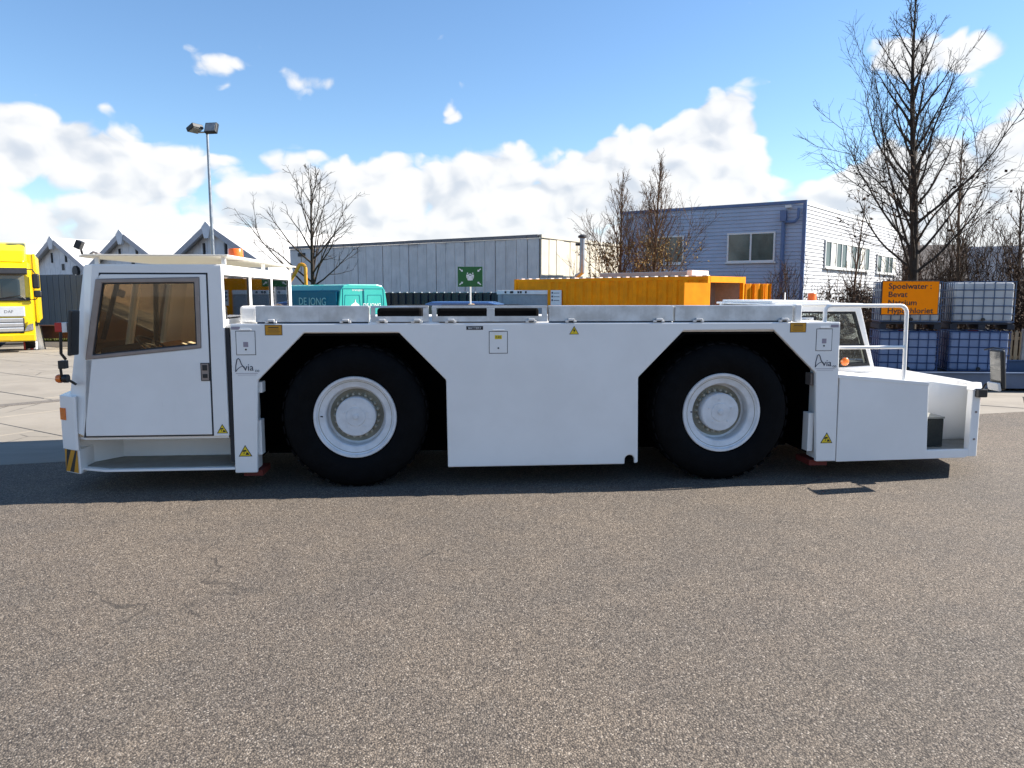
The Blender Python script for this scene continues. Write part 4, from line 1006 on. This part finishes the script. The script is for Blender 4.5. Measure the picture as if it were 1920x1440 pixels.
for k in (0, 1):
    a, b = (.14, .96) if k == 0 else (.99, 1.81)
    d = MB().ring([(a, .5), (b, .5), (b - (.06 if k else 0), 2.16), (a + (0 if k else .06), 2.16)], [(a + .01, .51), (b - .01, .51), (b - (.07 if k else .01), 2.15), (a + (.01 if k else .07), 2.15)], 'y', -.012, .005).build('rear_door', 'van_shade_teal', t)
    MB().ring([(a + .08, 1.3), (b - .08, 1.3), (b - .14, 1.95), (a + .14, 1.95)], [(a + .09, 1.31), (b - .09, 1.31), (b - .15, 1.94), (a + .15, 1.94)], 'y', -.008, .005).build('window_press', 'van_shade_teal', d)
    MB().box(a + (.02 if k else .7), a + (.12 if k else .8), -.03, -.005, 1.0, 1.1).build('handle', 'black_plastic', d)
    MB().box(.06 + k * 1.72, .17 + k * 1.72, -.02, .02, .9, 1.3).build('tail_light', 'red_plastic', t)
text('lettering', 'transport', .10, 'print_white', t, (.55, -.004, 2.08), sx=1.2)
text('lettering', 'DE JONG', .17, 'print_white', t, (.95, -.012, 1.55))
MB().prism([(.45, 1.52), (.85, 1.52), (.80, 1.62), (.68, 1.70), (.66, 1.82), (.64, 1.70), (.50, 1.62)], 'y', -.01, -.003).build('logo_print', 'print_white', t)
MB().box(.1, 1.85, -.08, .1, .38, .5).build('bumper', 'black_plastic', t, bevel=.02)
for y in (1.1, 4.6):
    for x in (.12, 1.83):
        w = MB().lathe([(.2, -.1), (.2, .1)], 16, 'x', (x, y, .34)).build('wheel', 'rim_dirty', t)
        MB().lathe([(.2, -.11), (.32, -.11), (.34, -.06), (.34, .06), (.32, .11), (.2, .11)], 24, 'x', (x, y, .34), closed=True).build('tyre', 'tyre_rubber', w, smooth=40)

# ================================================================ dark blue waste container, grey container, blue car, sand heap
simple('navy_steel', '#141a2c', 0.5, var=0.25, scale=2, streak=0.2)
simple('light_grey_steel', '#8e979d', 0.5, var=0.1, streak=0.2)
def corrugated(L, z0, z1, pitch, dep):
    pts = []; n = round(L / pitch); p = L / n
    for k in range(n): pts += [(k * p, 0), (k * p + p * .38, 0), (k * p + p * .5, dep), (k * p + p * .88, dep)]
    pts += [(L, 0), (L, dep + .03), (0, dep + .03)]
    return MB().prism(pts, 'z', z0, z1)
t = thing('waste_container', 'dark navy corrugated steel container standing behind the deck frames', 'container', (-6.2, 33.5, 0), R(-20))
corrugated(6.2, .25, 2.02, .36, .07).build('near_side', 'navy_steel', t)
MB().box(0, 6.2, .11, 2.3, .25, 1.9).build('hull', 'navy_steel', t)
MB().box(-.03, 6.23, -.03, .10, .1, .249).build('bottom_rail', 'navy_steel', t)
for k in range(17): MB().box(.08 + k * .36, .26 + k * .36, -.02, .1, 2.0205, 2.06).build('top_lug', 'light_grey_steel', t)
MB().box(6.201, 6.29, -.03, 2.3, .1, 2.05).build('end_post', 'navy_steel', t)
t = thing('grey_container', 'light grey steel container between the navy one and the orange one', 'container', (-.55, 29.6, 0), R(-14))
MB().box(0, 2.0, 0, 2.2, .1, 1.96).build('hull', 'light_grey_steel', t, bevel=.02)
MB().box(-.04, 2.04, -.05, 2.25, 1.961, 2.12).build('top_rail', 'print_white', t, bevel=.01)
for k, x in enumerate((.28, .50, .56, .80, .9, 1.1)): MB().box(x, x + .07, -.06, -.048, 2.0, 2.085).build('marking', 'print_black', t)
MB().box(0, .16, -.03, .0, .1, 1.96).build('post', 'light_grey_steel', t)
simple('car_blue', '#4a6a9c', 0.25, var=0.05, coat=0.5)
t = thing('blue_car', 'blue estate car whose roof shows through the deck frames', 'car', (-4.6, 26.6, 0), R(-6))
pf = [(0, .35), (0, .85), (.12, 1.05), (.95, 1.15), (1.55, 1.63), (1.8, 1.71), (3.8, 1.71), (4.15, 1.62), (4.42, 1.1), (4.45, .4)]
body = MB().prism(pf, 'y', 0, 1.75).build('body', 'car_blue', t, bevel=.06, seg=3)
MB().prism([(1.15, 1.2), (1.62, 1.57), (2.5, 1.59), (2.5, 1.2)], 'y', -.006, -.0).build('side_window', 'pane_dark', t)
MB().prism([(2.58, 1.2), (2.58, 1.59), (3.75, 1.59), (4.1, 1.2)], 'y', -.006, -.0).build('side_window', 'pane_dark', t)
for x in (.85, 3.6):
    for y in (.06, 1.69):
        w = MB().lathe([(.2, -.1), (.2, .1)], 16, 'y', (x, y, .32)).build('wheel', 'rim_dirty', t)
        MB().lathe([(.2, -.11), (.30, -.11), (.32, -.06), (.32, .06), (.30, .11), (.2, .11)], 24, 'y', (x, y, .32), closed=True).build('tyre', 'tyre_rubber', w, smooth=40)
simple('sand', (0.50, 0.36, 0.25), 0.95, var=0.15, scale=8, bmp=0.5, bscale=30)
random.seed(21); m = MB()
m.lathe([(1.7, 0), (1.35, .35), (1.0, .8), (.62, 1.25), (.3, 1.55), (.1, 1.66), (.001, 1.68)], 26, 'z')
m.v = [(x * (1 + .08 * math.sin(5 * z + 3 * math.atan2(y, x))) + random.uniform(-.03, .03), y + random.uniform(-.03, .03), z + random.uniform(-.03, .03) * (z > .1)) for x, y, z in m.v]
o = tag(m.build('sand_heap', 'sand', smooth=60), 'pale sand heap peeping over the deck frame below the green sign', 'sand heap'); o.location = (-1.2, 22.6, 0)

# ================================================================ orange storage container
simple('container_orange', (0.88, 0.29, 0.0), 0.6, var=0.14, scale=2, streak=0.15, spec=0.15)
simple('container_inside', '#8f8a85', 0.8, var=0.1)
CA = math.atan2(-6.4, 6.15)
t = thing('orange_container', 'orange corrugated storage container with doors open at its right end', 'container', (0.09, 30.4, 0), CA)
CL_, CW, CH = 8.88, 2.35, 2.55
corrugated(CL_ - 1.75 - .2, .15, CH - .12, .42, .045).build('near_side', 'container_orange', t).location = (1.85, .0, 0)
MB().box(.1, 1.85, .03, .08, 1.95, CH - .12).build('near_side', 'container_orange', t)
MB().box(.1, .35, .03, .08, .15, 1.95).build('near_side', 'container_orange', t)
MB().box(.3, 1.9, .9, .95, .15, 2.0).build('bay_back', 'interior_dark', t)
corrugated(CL_ - .2, .15, CH - .12, .42, .045).build('far_side', 'container_orange', t).location = (.1, CW - .09, 0)
MB().box(0, CL_, .0, .1, CH - .119, CH).box(0, CL_, CW - .1, CW, CH - .119, CH).build('top_rail', 'container_orange', t)
MB().box(0, CL_, .0, .1, .0, .149).box(0, CL_, CW - .1, CW, .0, .149).build('bottom_rail', 'container_orange', t)
for x in (0, CL_ - .13):
    for y in (0, CW - .13): MB().box(x - .004, x + .134, y - .004, y + .134, 0.0, CH + .006).build('corner_post', 'container_orange', t)
MB().box(.05, CL_ - .05, .06, CW - .06, CH - .06, CH - .02).build('roof', 'container_orange', t)
MB().box(CL_ - .1, CL_ + .01, .13, CW - .13, CH - .2, CH - .002).build('door_header', 'container_orange', t)
MB().box(.02, .1, .13, CW - .13, .15, CH - .12).build('end_wall', 'container_orange', t)
MB().box(CL_ - 1.1, CL_ - 1.05, .15, CW - .1, .2, CH - .13).build('inner_wall', 'container_inside', t)
MB().box(CL_ - 1.05, CL_ - .14, CW - .16, CW - .13, .2, CH - .13).build('inner_lining', 'container_inside', t)
MB().box(.1, CL_, .1, CW - .1, .15, .19).build('floor', 'container_inside', t)
for k in range(22): MB().box(.25 + k * .4, .42 + k * .4, .015, .2, CH + .001, CH + .03).build('roof_rib', 'frame_white', t)
def leaf(hinge, rz):
    d = link('container_door', None, t); d.empty_display_size = .1
    m = MB(); q = []
    for k in range(3): q += [(k * .36, 0), (k * .36 + .2, 0), (k * .36 + .25, .035), (k * .36 + .32, .035)]
    q += [(1.1, 0), (1.1, .06), (0, .06)]
    me = m.prism(q, 'z', .18, CH - .22).mesh('container_door', 'container_orange')
    bpy.data.objects.remove(d)
    d = link('container_door', me, t, loc=(hinge[0], hinge[1], 0), rz=rz)
    MB().tube([(.35, -.03, .2), (.35, -.03, CH - .25)], .02, 6).tube([(.8, -.03, .2), (.8, -.03, CH - .25)], .02, 6).build('lock_bar', 'container_orange', d)
leaf((CL_ + .03, -.02), R(258)); leaf((CL_ + .03, CW - .02), R(68))
b = MB().box(2.05, 2.6, -.03, -.005, 1.55, 2.12).build('notice_board', 'print_white', t)
mm = MB()
for k in range(3): mm.lathe([(.04, -.036), (.04, -.031)], 10, 'y', (2.13, 0, 2.02 - k * .14)); mm.box(2.2, 2.5, -.036, -.031, 2.0 - k * .14, 2.02 - k * .14)
mm.build('printed_lines', 'print_navy', b)
# flue pipe on the roof and roof unit
fl_ = MB().tube([(2.2, 1.3, CH), (2.2, 1.3, CH + .12), (2.45, 1.32, CH + .25), (2.45, 1.32, 4.15)], .1, 12).build('flue_pipe', 'galv_pole', t, smooth=40)
MB().lathe([(.1, 4.13), (.17, 4.16), (.17, 4.22), (.08, 4.27), (.001, 4.28)], 12, 'z', (2.45, 1.32, 0)).build('flue_cap', 'dark_trim', fl_)
MB().box(2.2, 2.35, 1.2, 1.32, 3.85, 3.95).build('flue_bracket', 'dark_trim', fl_)
ru = MB().box(3.6, 7.6, 1.0, 2.0, CH + .03, CH + .2).build('roof_unit', 'light_grey_steel', t, bevel=.02)
MB().box(7.45, 7.65, .98, 2.02, CH + .03, CH + .23).build('unit_end', 'frame_white', ru)

# ================================================================ signs
simple('sign_green', '#0c5a22', 0.45, var=0.08)
simple('sign_orange', (1.0, 0.255, 0.0), 0.6, var=0.04, spec=0.1)
t = thing('assembly_sign', 'green assembly-point sign on a thin white post', 'sign', (-1.22, 22, 0), R(2))
MB().tube([(0, .04, 0), (0, .04, 2.75)], .025, 8).build('post', 'frame_white', t, smooth=50)
f = MB().box(-.36, .36, -.02, .012, 2.19, 2.77).build('sign_plate', 'sign_green', t, bevel=.004)
m = MB(); y0, y1 = -.026, -.0205
for sx in (-1, 1):
    for sz in (-1, 1):
        c = Vector((0, 2.48)); d = Vector((sx * .8, sz * .62)).normalized(); n = Vector((-d.y, d.x))
        tip = c + Vector((sx * .21, sz * .15)); b0 = tip + d * .045; e = tip + d * .13
        def V2(p): return (p.x, p.y)
        MB().prism([V2(tip), V2(b0 + n * .04), V2(b0 + n * .014), V2(e + n * .014), V2(e - n * .014), V2(b0 - n * .014), V2(b0 - n * .04)], 'y', y0, y1).build('arrow', 'print_white', f)
for x, z, s in ((-.075, 2.52, .8), (.075, 2.52, .8), (0, 2.49, 1.0), (-.05, 2.47, .8), (.05, 2.47, .8)):
    m.lathe([(.026 * s, y0 - .001), (.026 * s, y1)], 10, 'y', (x, 0, z + .06))
    m.prism([(x - .045 * s, z + .02), (x + .045 * s, z + .02), (x + .04 * s, z - .06), (x + .02 * s, z - .12 * s), (x - .02 * s, z - .12 * s), (x - .04 * s, z - .06)], 'y', y0 - .0015 * s, y1)
m.build('pictogram', 'print_white', f)
t = thing('warning_board', 'orange board with black lettering fixed before the stacked tanks', 'sign', (8.435, 15.93, 0), R(5))
f = MB().box(-.64, .64, -.01, .012, 1.545, 2.265).build('sign_plate', 'print_black', t, bevel=.003)
MB().box(-.625, .625, -.014, -.0101, 1.56, 2.25).build('sign_face', 'sign_orange', f)
for k, s in enumerate(('Spoelwater :', 'Bevat', 'Natrium', 'Hypochloriet')):
    text('lettering', s, .165, 'print_black', f, (-.50, -.0165, 2.095 - k * .172), sx=1.16, bold=.0025)
for x in (-.5, .5): MB().box(x - .02, x + .02, .0125, .5, 2.05, 2.09).build('bracket', 'galv_pole', t)

# ================================================================ tank containers on a blue spill tray
def mat_tank():
    m, out = new_mat('tank_plastic'); co = objco()
    c = mixc(smooth(noise(co, 1.5, 3, .5), .3, .7), (0.40, 0.42, 0.44), (0.52, 0.53, 0.53))
    b = principled(out, c, 0.45, 0, 0.4); b.inputs['Subsurface Weight'].default_value = .3; b.inputs['Subsurface Radius'].default_value = (.05, .06, .07)
mat_tank()
simple('tank_shade_blue', '#7f8ca8', 0.45, var=0.12, scale=2)  # pale tank plastic with blue skylit shade put into the colour
simple('cage_steel', '#5b6a80', 0.5, metal=0.4, var=0.15)
simple('cage_shade_blue', '#34466b', 0.5, metal=0.3, var=0.15)  # cage steel of the lower tanks, the same bluish shade in its colour
simple('pallet_black', (0.02, 0.022, 0.03), 0.7, var=0.2)
simple('tray_blue', '#46566f', 0.45, var=0.15, scale=2, streak=0.2)
def tank(loc, rz, label, mat, cage):
    t = thing('tank_container', label, 'tank container', loc, rz, 'stacked cage tanks')
    m = MB().box(-.585, .585, .015, .985, .17, 1.04).build('bottle', mat, t, bevel=.06, seg=3)
    MB().lathe([(.11, 1.031), (.11, 1.06), (.001, 1.065)], 16, 'z', (0, .5, 0)).build('cap', 'red_plastic', m)
    c = MB()
    xs = [-.6 + 1.2 * k / 6 for k in range(7)]; ys = [0 + 1.0 * k / 5 for k in range(6)]; zs = [.17 + .88 * k / 5 for k in range(6)]
    for x in xs:
        for y in (0, 1.0): c.tube([(x, y, .16), (x, y, 1.06)], .011, 5)
    for y in ys[1:-1]:
        for x in (-.6, .6): c.tube([(x, y, .16), (x, y, 1.06)], .011, 5)
    for z in zs:
        c.tube([(-.61, -.01, z), (.61, -.01, z), (.61, 1.01, z), (-.61, 1.01, z), (-.61, -.01, z)], .012, 5)
    for x in (-.25, .25): c.tube([(x, 0, 1.06), (x, 1.0, 1.06)], .011, 5)
    c.build('cage', cage, t)
    p = MB()
    for x in (-.56, 0, .56):
        p.box(x - .07, x + .07, .0, 1.0, .0, .11)
    p.box(-.6, .6, .0, 1.0, .111, .15).build('pallet', 'pallet_black', t, bevel=.006)
    MB().tube([(0, -.02, .22), (0, -.07, .22)], .04, 10).build('valve', 'black_plastic', t)
tank((8.93, 16.8, .10), R(-14), 'pale cage tank coloured blue for shade at the bottom of the left stack', 'tank_shade_blue', 'cage_shade_blue')
tank((8.95, 16.83, 1.20), R(-15), 'cage tank on top of the left stack, mostly behind the orange board', 'tank_plastic', 'cage_steel')
tank((10.46, 16.7, .10), R(-16), 'pale cage tank coloured blue for shade at the bottom of the right stack', 'tank_shade_blue', 'cage_shade_blue')
tank((10.50, 16.72, 1.20), R(-19), 'pale grey cage tank on top of the right stack', 'tank_plastic', 'cage_steel')
t = thing('spill_tray', 'long low blue steel spill tray under the stacked tanks', 'spill tray', (9.9, 16.75, 0), R(-4))
W2, D2 = 3.4, 1.55
MB().ring([(-W2, -D2), (W2, -D2), (W2, D2), (-W2, D2)], [(-W2 + .06, -D2 + .06), (W2 - .06, -D2 + .06), (W2 - .06, D2 - .06), (-W2 + .06, D2 - .06)], 'z', .06, .36).build('tray_wall', 'tray_blue', t, bevel=.01)
MB().ring([(-W2 - .04, -D2 - .04), (W2 + .04, -D2 - .04), (W2 + .04, D2 + .04), (-W2 - .04, D2 + .04)], [(-W2 + .1, -D2 + .1), (W2 - .1, -D2 + .1), (W2 - .1, D2 - .1), (-W2 + .1, D2 - .1)], 'z', .3605, .39).build('tray_rim', 'tray_blue', t, bevel=.008)
MB().box(-W2 + .06, W2 - .06, -D2 + .06, D2 - .06, .06, .095).build('tray_floor', 'tray_blue', t)
for x in (-2.8, -1, 1, 2.8): MB().box(x - .1, x + .1, -D2 + .05, D2 - .05, 0, .059).build('foot', 'pallet_black', t)
# blue drum and picket fence at the right edge
simple('drum_blue', '#2c5fa8', 0.4, var=0.1)
t = thing('blue_drum', 'blue plastic drum on a stand at the far right edge', 'drum', (13.35, 18.6, 0), 0)
MB().lathe([(.27, 1.1), (.29, 1.13), (.29, 1.4), (.30, 1.42), (.29, 1.44), (.29, 1.7), (.30, 1.72), (.29, 1.74), (.29, 1.95), (.26, 1.99), (.24, 1.97), (.001, 1.97)], 24, 'z').build('barrel', 'drum_blue', t, smooth=30)
MB().box(-.4, .4, -.4, .4, 1.02, 1.099).build('platform', 'galv_pole', t)
for x in (-.36, .36):
    for y in (-.36, .36): MB().box(x - .03, x + .03, y - .03, y + .03, 0, 1.019).build('leg', 'galv_pole', t)
simple('pale_wood', '#a08c70', 0.85, var=0.2, pervar=0.3)
t = thing('picket_fence', 'pale wooden picket fence behind the tanks at far right', 'fence', (12.0, 20.2, 0), R(-4))
me = MB().prism([(0, 0), (.09, 0), (.09, .95), (.045, 1.02), (0, .95)], 'y', 0, .025).mesh('picket', 'pale_wood')
random.seed(5)
for k in range(30): link('picket', me, t, loc=(k * .14, random.uniform(-.008, .008), random.uniform(0, .04)))
for z in (.25, .75): MB().box(-.05, 4.3, .034, .08, z, z + .07).build('rail', 'pale_wood', t)
# yellow bent pipe behind the van
simple('pipe_yellow', '#c98a12', 0.45, var=0.12)
t = thing('vent_pipe', 'yellow gooseneck pipe rising behind the teal van', 'pipe', (-8.05, 29.0, 0))
MB().tube([(.12, 0, 0), (.12, 0, 2.95)] + [(.12 - .16 + .16 * math.cos(a), 0, 2.95 + .16 * math.sin(a)) for a in [i * math.pi / 8 for i in range(1, 6)]] + [(-.3, 0, 2.75), (-.5, 0, 2.45)], .065, 10).build('pipe', 'pipe_yellow', t, smooth=50)
MB().lathe([(.12, 0), (.12, .06), (.07, .07)], 12, 'z', (.12, 0, 0)).build('base_flange', 'pipe_yellow', t)

# ================================================================ trees and shrubs
simple('bark_dark', '#3a332d', 0.95, var=0.3, scale=10, bmp=0.6, bscale=40, spec=0.2)
simple('bark_brown', '#665646', 0.95, var=0.3, scale=10, bmp=0.5, bscale=40, spec=0.2)
simple('twig_brown', '#4a3a2e', 0.95, var=0.25, scale=5, spec=0.2)
simple('leaf_brown', '#776138', 0.9, var=0.45, scale=3, spec=0.2)
simple('leaf_dark', '#3d2b1d', 0.9, var=0.4, scale=3, spec=0.2)
def limb(rng, p, d, L, r0, r1, n, wander, lift):
    pts = [Vector(p)]; d = Vector(d).normalized(); rs = [r0]
    for i in range(n):
        d = (d + Vector((rng.uniform(-1, 1), rng.uniform(-1, 1), rng.uniform(-1, 1))) * wander + Vector((0, 0, lift))).normalized()
        pts.append(pts[-1] + d * (L / n)); k = (i + 1) / n; rs.append(r0 + (r1 - r0) * k)
    return pts, rs
def on(pts, rs, t):
    k = t * (len(pts) - 1); i = min(int(k), len(pts) - 2); f = k - i
    return pts[i].lerp(pts[i + 1], f), rs[i] + (rs[i + 1] - rs[i]) * f, (pts[i + 1] - pts[i]).normalized()
def side_dir(rng, t, ang, az=None):
    o = t.orthogonal().normalized(); a = rng.uniform(0, 2 * math.pi) if az is None else az
    o = Matrix.Rotation(a, 3, t) @ o
    return (t * math.cos(ang) + o * math.sin(ang)).normalized()
def leaves(m, rng, pts, n, s):
    for _ in range(n):
        i = rng.randrange(len(pts) - 1); p = pts[i].lerp(pts[i + 1], rng.random()) + Vector((rng.uniform(-1, 1), rng.uniform(-1, 1), rng.uniform(-1, 1))) * s * .5
        u = Vector((rng.uniform(-1, 1), rng.uniform(-1, 1), rng.uniform(-1, 1))).normalized(); w = u.orthogonal().normalized() * s * .35; u = u * s
        m.add([p, p + u * .5 + w, p + u, p + u * .5 - w], [(0, 1, 2, 3)])
def tree(name, label, loc, H, seed, trunk_r, limbs, z0, len_lo, len_hi, ang_lo, ang_hi, sub, twig, bark, leafn=0, leafmat='leaf_dark', leaf_s=.09, leaf_top=1.0, lift=.05, lead_w=.035, twig_r=.006, group=None, cat='tree', extra=True, leaders=0, limb_k=.34):
    rng = random.Random(seed)
    root = thing(name, label, cat, loc, 0, group)
    tm, cm, lm = MB(), MB(), MB()
    tp, tr = limb(rng, (0, 0, -.05), (0, 0, 1), H, trunk_r, .012, 16, lead_w, .10)
    tm.tube(tp, tr, 9)
    def twigs(pts, rs, cnt, L, depth):
        for k in range(cnt):
            t = .22 + .78 * (k + rng.random()) / cnt
            p, r, d = on(pts, rs, min(t, .99))
            q, qr = limb(rng, p, side_dir(rng, d, R(rng.uniform(22, 52))), L * rng.uniform(.55, 1.15) * (1.1 - .5 * t), max(twig_r, min(r * .6, twig_r * 2.2)), twig_r * .55, 4, .16, lift * 1.2)
            cm.tube(q, qr, 3, cap=False)
            if leafn and p.z < H * leaf_top and rng.random() < .75: leaves(lm, rng, q, leafn, leaf_s)
            if depth > 0:
                for _ in range(3 if depth > 1 else 2):
                    p2, r2, d2 = on(q, qr, rng.uniform(.25, .95))
                    q2, qr2 = limb(rng, p2, side_dir(rng, d2, R(rng.uniform(25, 55))), L * rng.uniform(.25, .5), twig_r * .8, twig_r * .45, 3, .2, lift)
                    cm.tube(q2, qr2, 3, cap=False)
    az = rng.uniform(0, 6.28)
    for i in range(limbs):
        f = (i + rng.uniform(0, .6)) / limbs; z = z0 + (H * .93 - z0) * f ** 1.05
        p, r, d = on(tp, tr, z / H); az += 2.4 + rng.uniform(-.4, .4)
        ang = R(ang_lo + (ang_hi - ang_lo) * f + rng.uniform(-8, 8)); L = (len_lo + (len_hi - len_lo) * f ** .85) * rng.uniform(.62, 1.12)
        if i < leaders: z = z0 + (.5 + .55 * i); p, r, d = on(tp, tr, z / H); ang = R(16 + 4 * i); L = (H - z) * (.82 - .1 * i)
        dd = Vector((math.sin(ang) * math.cos(az), math.sin(ang) * math.sin(az), math.cos(ang)))
        lp, lr = limb(rng, p, dd, L, min(r * .58, trunk_r * limb_k), twig_r * 1.1, 9, .125, lift)
        tm.tube(lp, lr, 6)
        nb = max(2, round(sub * (.4 + .6 * L / len_lo)))
        for k in range(nb):
            t = .18 + .8 * (k + rng.random()) / nb
            p2, r2, d2 = on(lp, lr, min(t, .98))
            bl_ = L * (.55 - .28 * t) * rng.uniform(.7, 1.2)
            bp_, br_ = limb(rng, p2, side_dir(rng, d2, R(rng.uniform(28, 50))), bl_, max(twig_r * 1.3, r2 * .55), twig_r, 6, .12, lift * 1.3)
            cm.tube(bp_, br_, 4, cap=False)
            twigs(bp_, br_, max(2, round(twig * bl_)), min(.9, bl_ * .55), 1)
        twigs(lp[4:], lr[4:], max(3, round(twig * L * .35)), min(.8, L * .3), 1 if extra else 0)
    twigs(tp[10:], tr[10:], 12, .5, 1)
    tm.build('trunk', bark, root, smooth=60, fix=False)
    cm.build('crown', bark, root, fix=False)
    if lm.f: lm.build('withered_leaves', leafmat, root, fix=False)
    return root
tree('bare_tree', 'tall bare tree with a few dead leaves rising behind the orange board', (11.72, 22, 0), 10.7, 11, .165, 42, 2.2, 4.9, .7, 54, 22, 8, 4.6, 'bark_dark', leafn=1, leaf_s=.13, leaf_top=.5, lift=.05, twig_r=.006, leaders=1, limb_k=.25)
tree('bare_tree', 'small bare tree standing between the tug cab and the panel building', (-7.92, 30, 0), 6.7, 29, .12, 20, 1.6, 4.3, 1.0, 62, 24, 5, 2.2, 'bark_dark', lift=.05, twig_r=.0075, leaders=2)
tree('upright_tree', 'upright brown-leaved tree with the taller top before the blue office', (6.35, 33.6, 0), 8.0, 31, .10, 42, .8, 4.4, .7, 30, 16, 7, 3.6, 'bark_brown', leafn=3, leafmat='leaf_brown', leaf_s=.12, leaf_top=.54, lift=.07, twig_r=.007)
tree('upright_tree', 'slimmer upright brown-leaved tree left of the taller one', (4.85, 34.2, 0), 7.4, 37, .085, 36, .8, 4.2, .6, 33, 18, 6, 3.6, 'bark_brown', leafn=4, leafmat='leaf_brown', leaf_s=.13, leaf_top=.56, lift=.07, twig_r=.007)
tree('sapling', 'thin bare sapling before the corner of the blue office', (13.6, 30, 0), 5.6, 41, .07, 16, .8, 2.2, .5, 38, 24, 4, 3, 'bark_brown', lift=.08, twig_r=.007)
tree('sapling', 'thin tall bare tree just right of the big bare tree', (14.6, 24.5, 0), 7.2, 43, .08, 18, 1.2, 2.6, .5, 34, 22, 5, 3, 'bark_brown', lift=.09, twig_r=.008)
tree('sapling', 'bare tree with upswept twigs at the right edge of the yard', (17.2, 25.5, 0), 5.6, 44, .08, 18, .8, 2.4, .5, 40, 24, 5, 3, 'bark_brown', lift=.08, twig_r=.008)
def shrub(label, loc, H, W, seed, stems, leafn=0, leafmat='leaf_dark', bark='twig_brown', group='bare shrubs'):
    rng = random.Random(seed); root = thing('shrub', label, 'shrub', loc, 0, group); sm, cm, lm = MB(), MB(), MB()
    for i in range(stems):
        a = rng.uniform(0, 6.28); s = rng.uniform(0, .5) * W; p = (math.cos(a) * s, math.sin(a) * s * .6, 0)
        d = Vector((math.cos(a) * .4 * rng.random() * W / H * 2, math.sin(a) * .3 * rng.random(), 1))
        L = H * rng.uniform(.6, 1.08)
        q, qr = limb(rng, p, d, L, .022, .006, 8, .09, .03); sm.tube(q, qr, 4, cap=False)
        for k in range(round(6 + 3 * L)):
            p2, r2, d2 = on(q, qr, rng.uniform(.15, .97))
            w, wr = limb(rng, p2, side_dir(rng, d2, R(rng.uniform(20, 50))), rng.uniform(.25, .7) * L * .38, .008, .004, 4, .15, .06)
            cm.tube(w, wr, 3, cap=False)
            for _ in range(2):
                p3, r3, d3 = on(w, wr, rng.uniform(.2, .9))
                v, vr = limb(rng, p3, side_dir(rng, d3, R(rng.uniform(20, 55))), rng.uniform(.15, .45), .006, .003, 3, .2, .05); cm.tube(v, vr, 3, cap=False)
            if leafn and p2.z < H * .8: leaves(lm, rng, w, leafn, .09)
    sm.build('stems', bark, root, fix=False); cm.build('twigs', bark, root, fix=False)
    if lm.f: lm.build('withered_leaves', leafmat, root, fix=False)
S = [('leafy brown bush at the foot of the upright trees', (5.5, 32.6), 3.9, 1.9, 24, 6, 'leaf_brown'),
     ('low brown bush left of the upright trees beside the cream wall', (3.9, 33.4), 3.3, 1.0, 12, 5, 'leaf_brown'),
     ('bare shrub under the big office window', (12.2, 33), 3.4, 1.5, 16, 0, 'leaf_dark'),
     ('bare shrub behind the container doors', (10.6, 31.5), 2.9, 1.2, 14, 0, 'leaf_dark'),
     ('bare shrub before the white side of the office', (15.6, 29.5), 3.6, 1.6, 18, 0, 'leaf_dark'),
     ('bare shrub behind the rear cab beacon', (14.2, 27.2), 2.9, 1.6, 22, 1, 'leaf_dark'),
     ('dense bare shrub directly left of the orange board', (11.2, 25.2), 2.7, 1.7, 24, 2, 'leaf_dark'),
     ('tall bare shrub behind the orange board', (14.0, 25.0), 4.3, 1.8, 24, 1, 'leaf_dark'),
     ('tall bare shrub above the left tank stack', (15.6, 26.2), 4.7, 1.9, 26, 1, 'leaf_dark'),
     ('reddish dense shrub above the right tank stack', (16.3, 24.4), 4.2, 1.5, 26, 2, 'leaf_dark'),
     ('bare shrub right of the tank stacks', (15.6, 21.6), 2.9, 1.3, 22, 1, 'leaf_dark'),
     ('bare shrub at the extreme right edge behind the drum', (15.4, 20.4), 2.7, 1.0, 18, 1, 'leaf_dark'),
     ('far tall bare shrub at the right edge', (19.8, 27.6), 4.6, 1.9, 24, 0, 'leaf_dark')]
for i, (lab, (x, y), H, W, n, lf, lmt) in enumerate(S): shrub(lab, (x, y, 0), H, W, 60 + i, n, lf, lmt)
# dark clipped hedge before the office
rng = random.Random(77); h = thing('hedge', 'dense dark brown hedge below the white side of the office', 'hedge', (17.8, 33.5, 0), R(38))
hm, lm = MB(), MB()
for k in range(900):
    p = (rng.uniform(-6, 6), rng.uniform(-.6, .6), 0); q, qr = limb(rng, p, (rng.uniform(-.3, .3), rng.uniform(-.3, .3), 1), rng.uniform(1.6, 2.5), .014, .005, 5, .16, .03); hm.tube(q, qr, 3, cap=False)
    leaves(lm, rng, q, 12, .12)
hm.build('stems', 'twig_brown', h, fix=False); lm.build('withered_leaves', 'leaf_dark', h, fix=False)
h = thing('hedge', 'dense dark brown hedge behind the tank stacks', 'hedge', (13.2, 22.6, 0), R(-3))
hm, lm = MB(), MB()
for k in range(800):
    p = (rng.uniform(-4.5, 5), rng.uniform(-.6, .6), 0); q, qr = limb(rng, p, (rng.uniform(-.3, .3), rng.uniform(-.3, .3), 1), rng.uniform(1.2, 2.2), .012, .005, 5, .16, .03); hm.tube(q, qr, 3, cap=False)
    leaves(lm, rng, q, 9, .1)
hm.build('stems', 'twig_brown', h, fix=False); lm.build('withered_leaves', 'leaf_dark', h, fix=False)
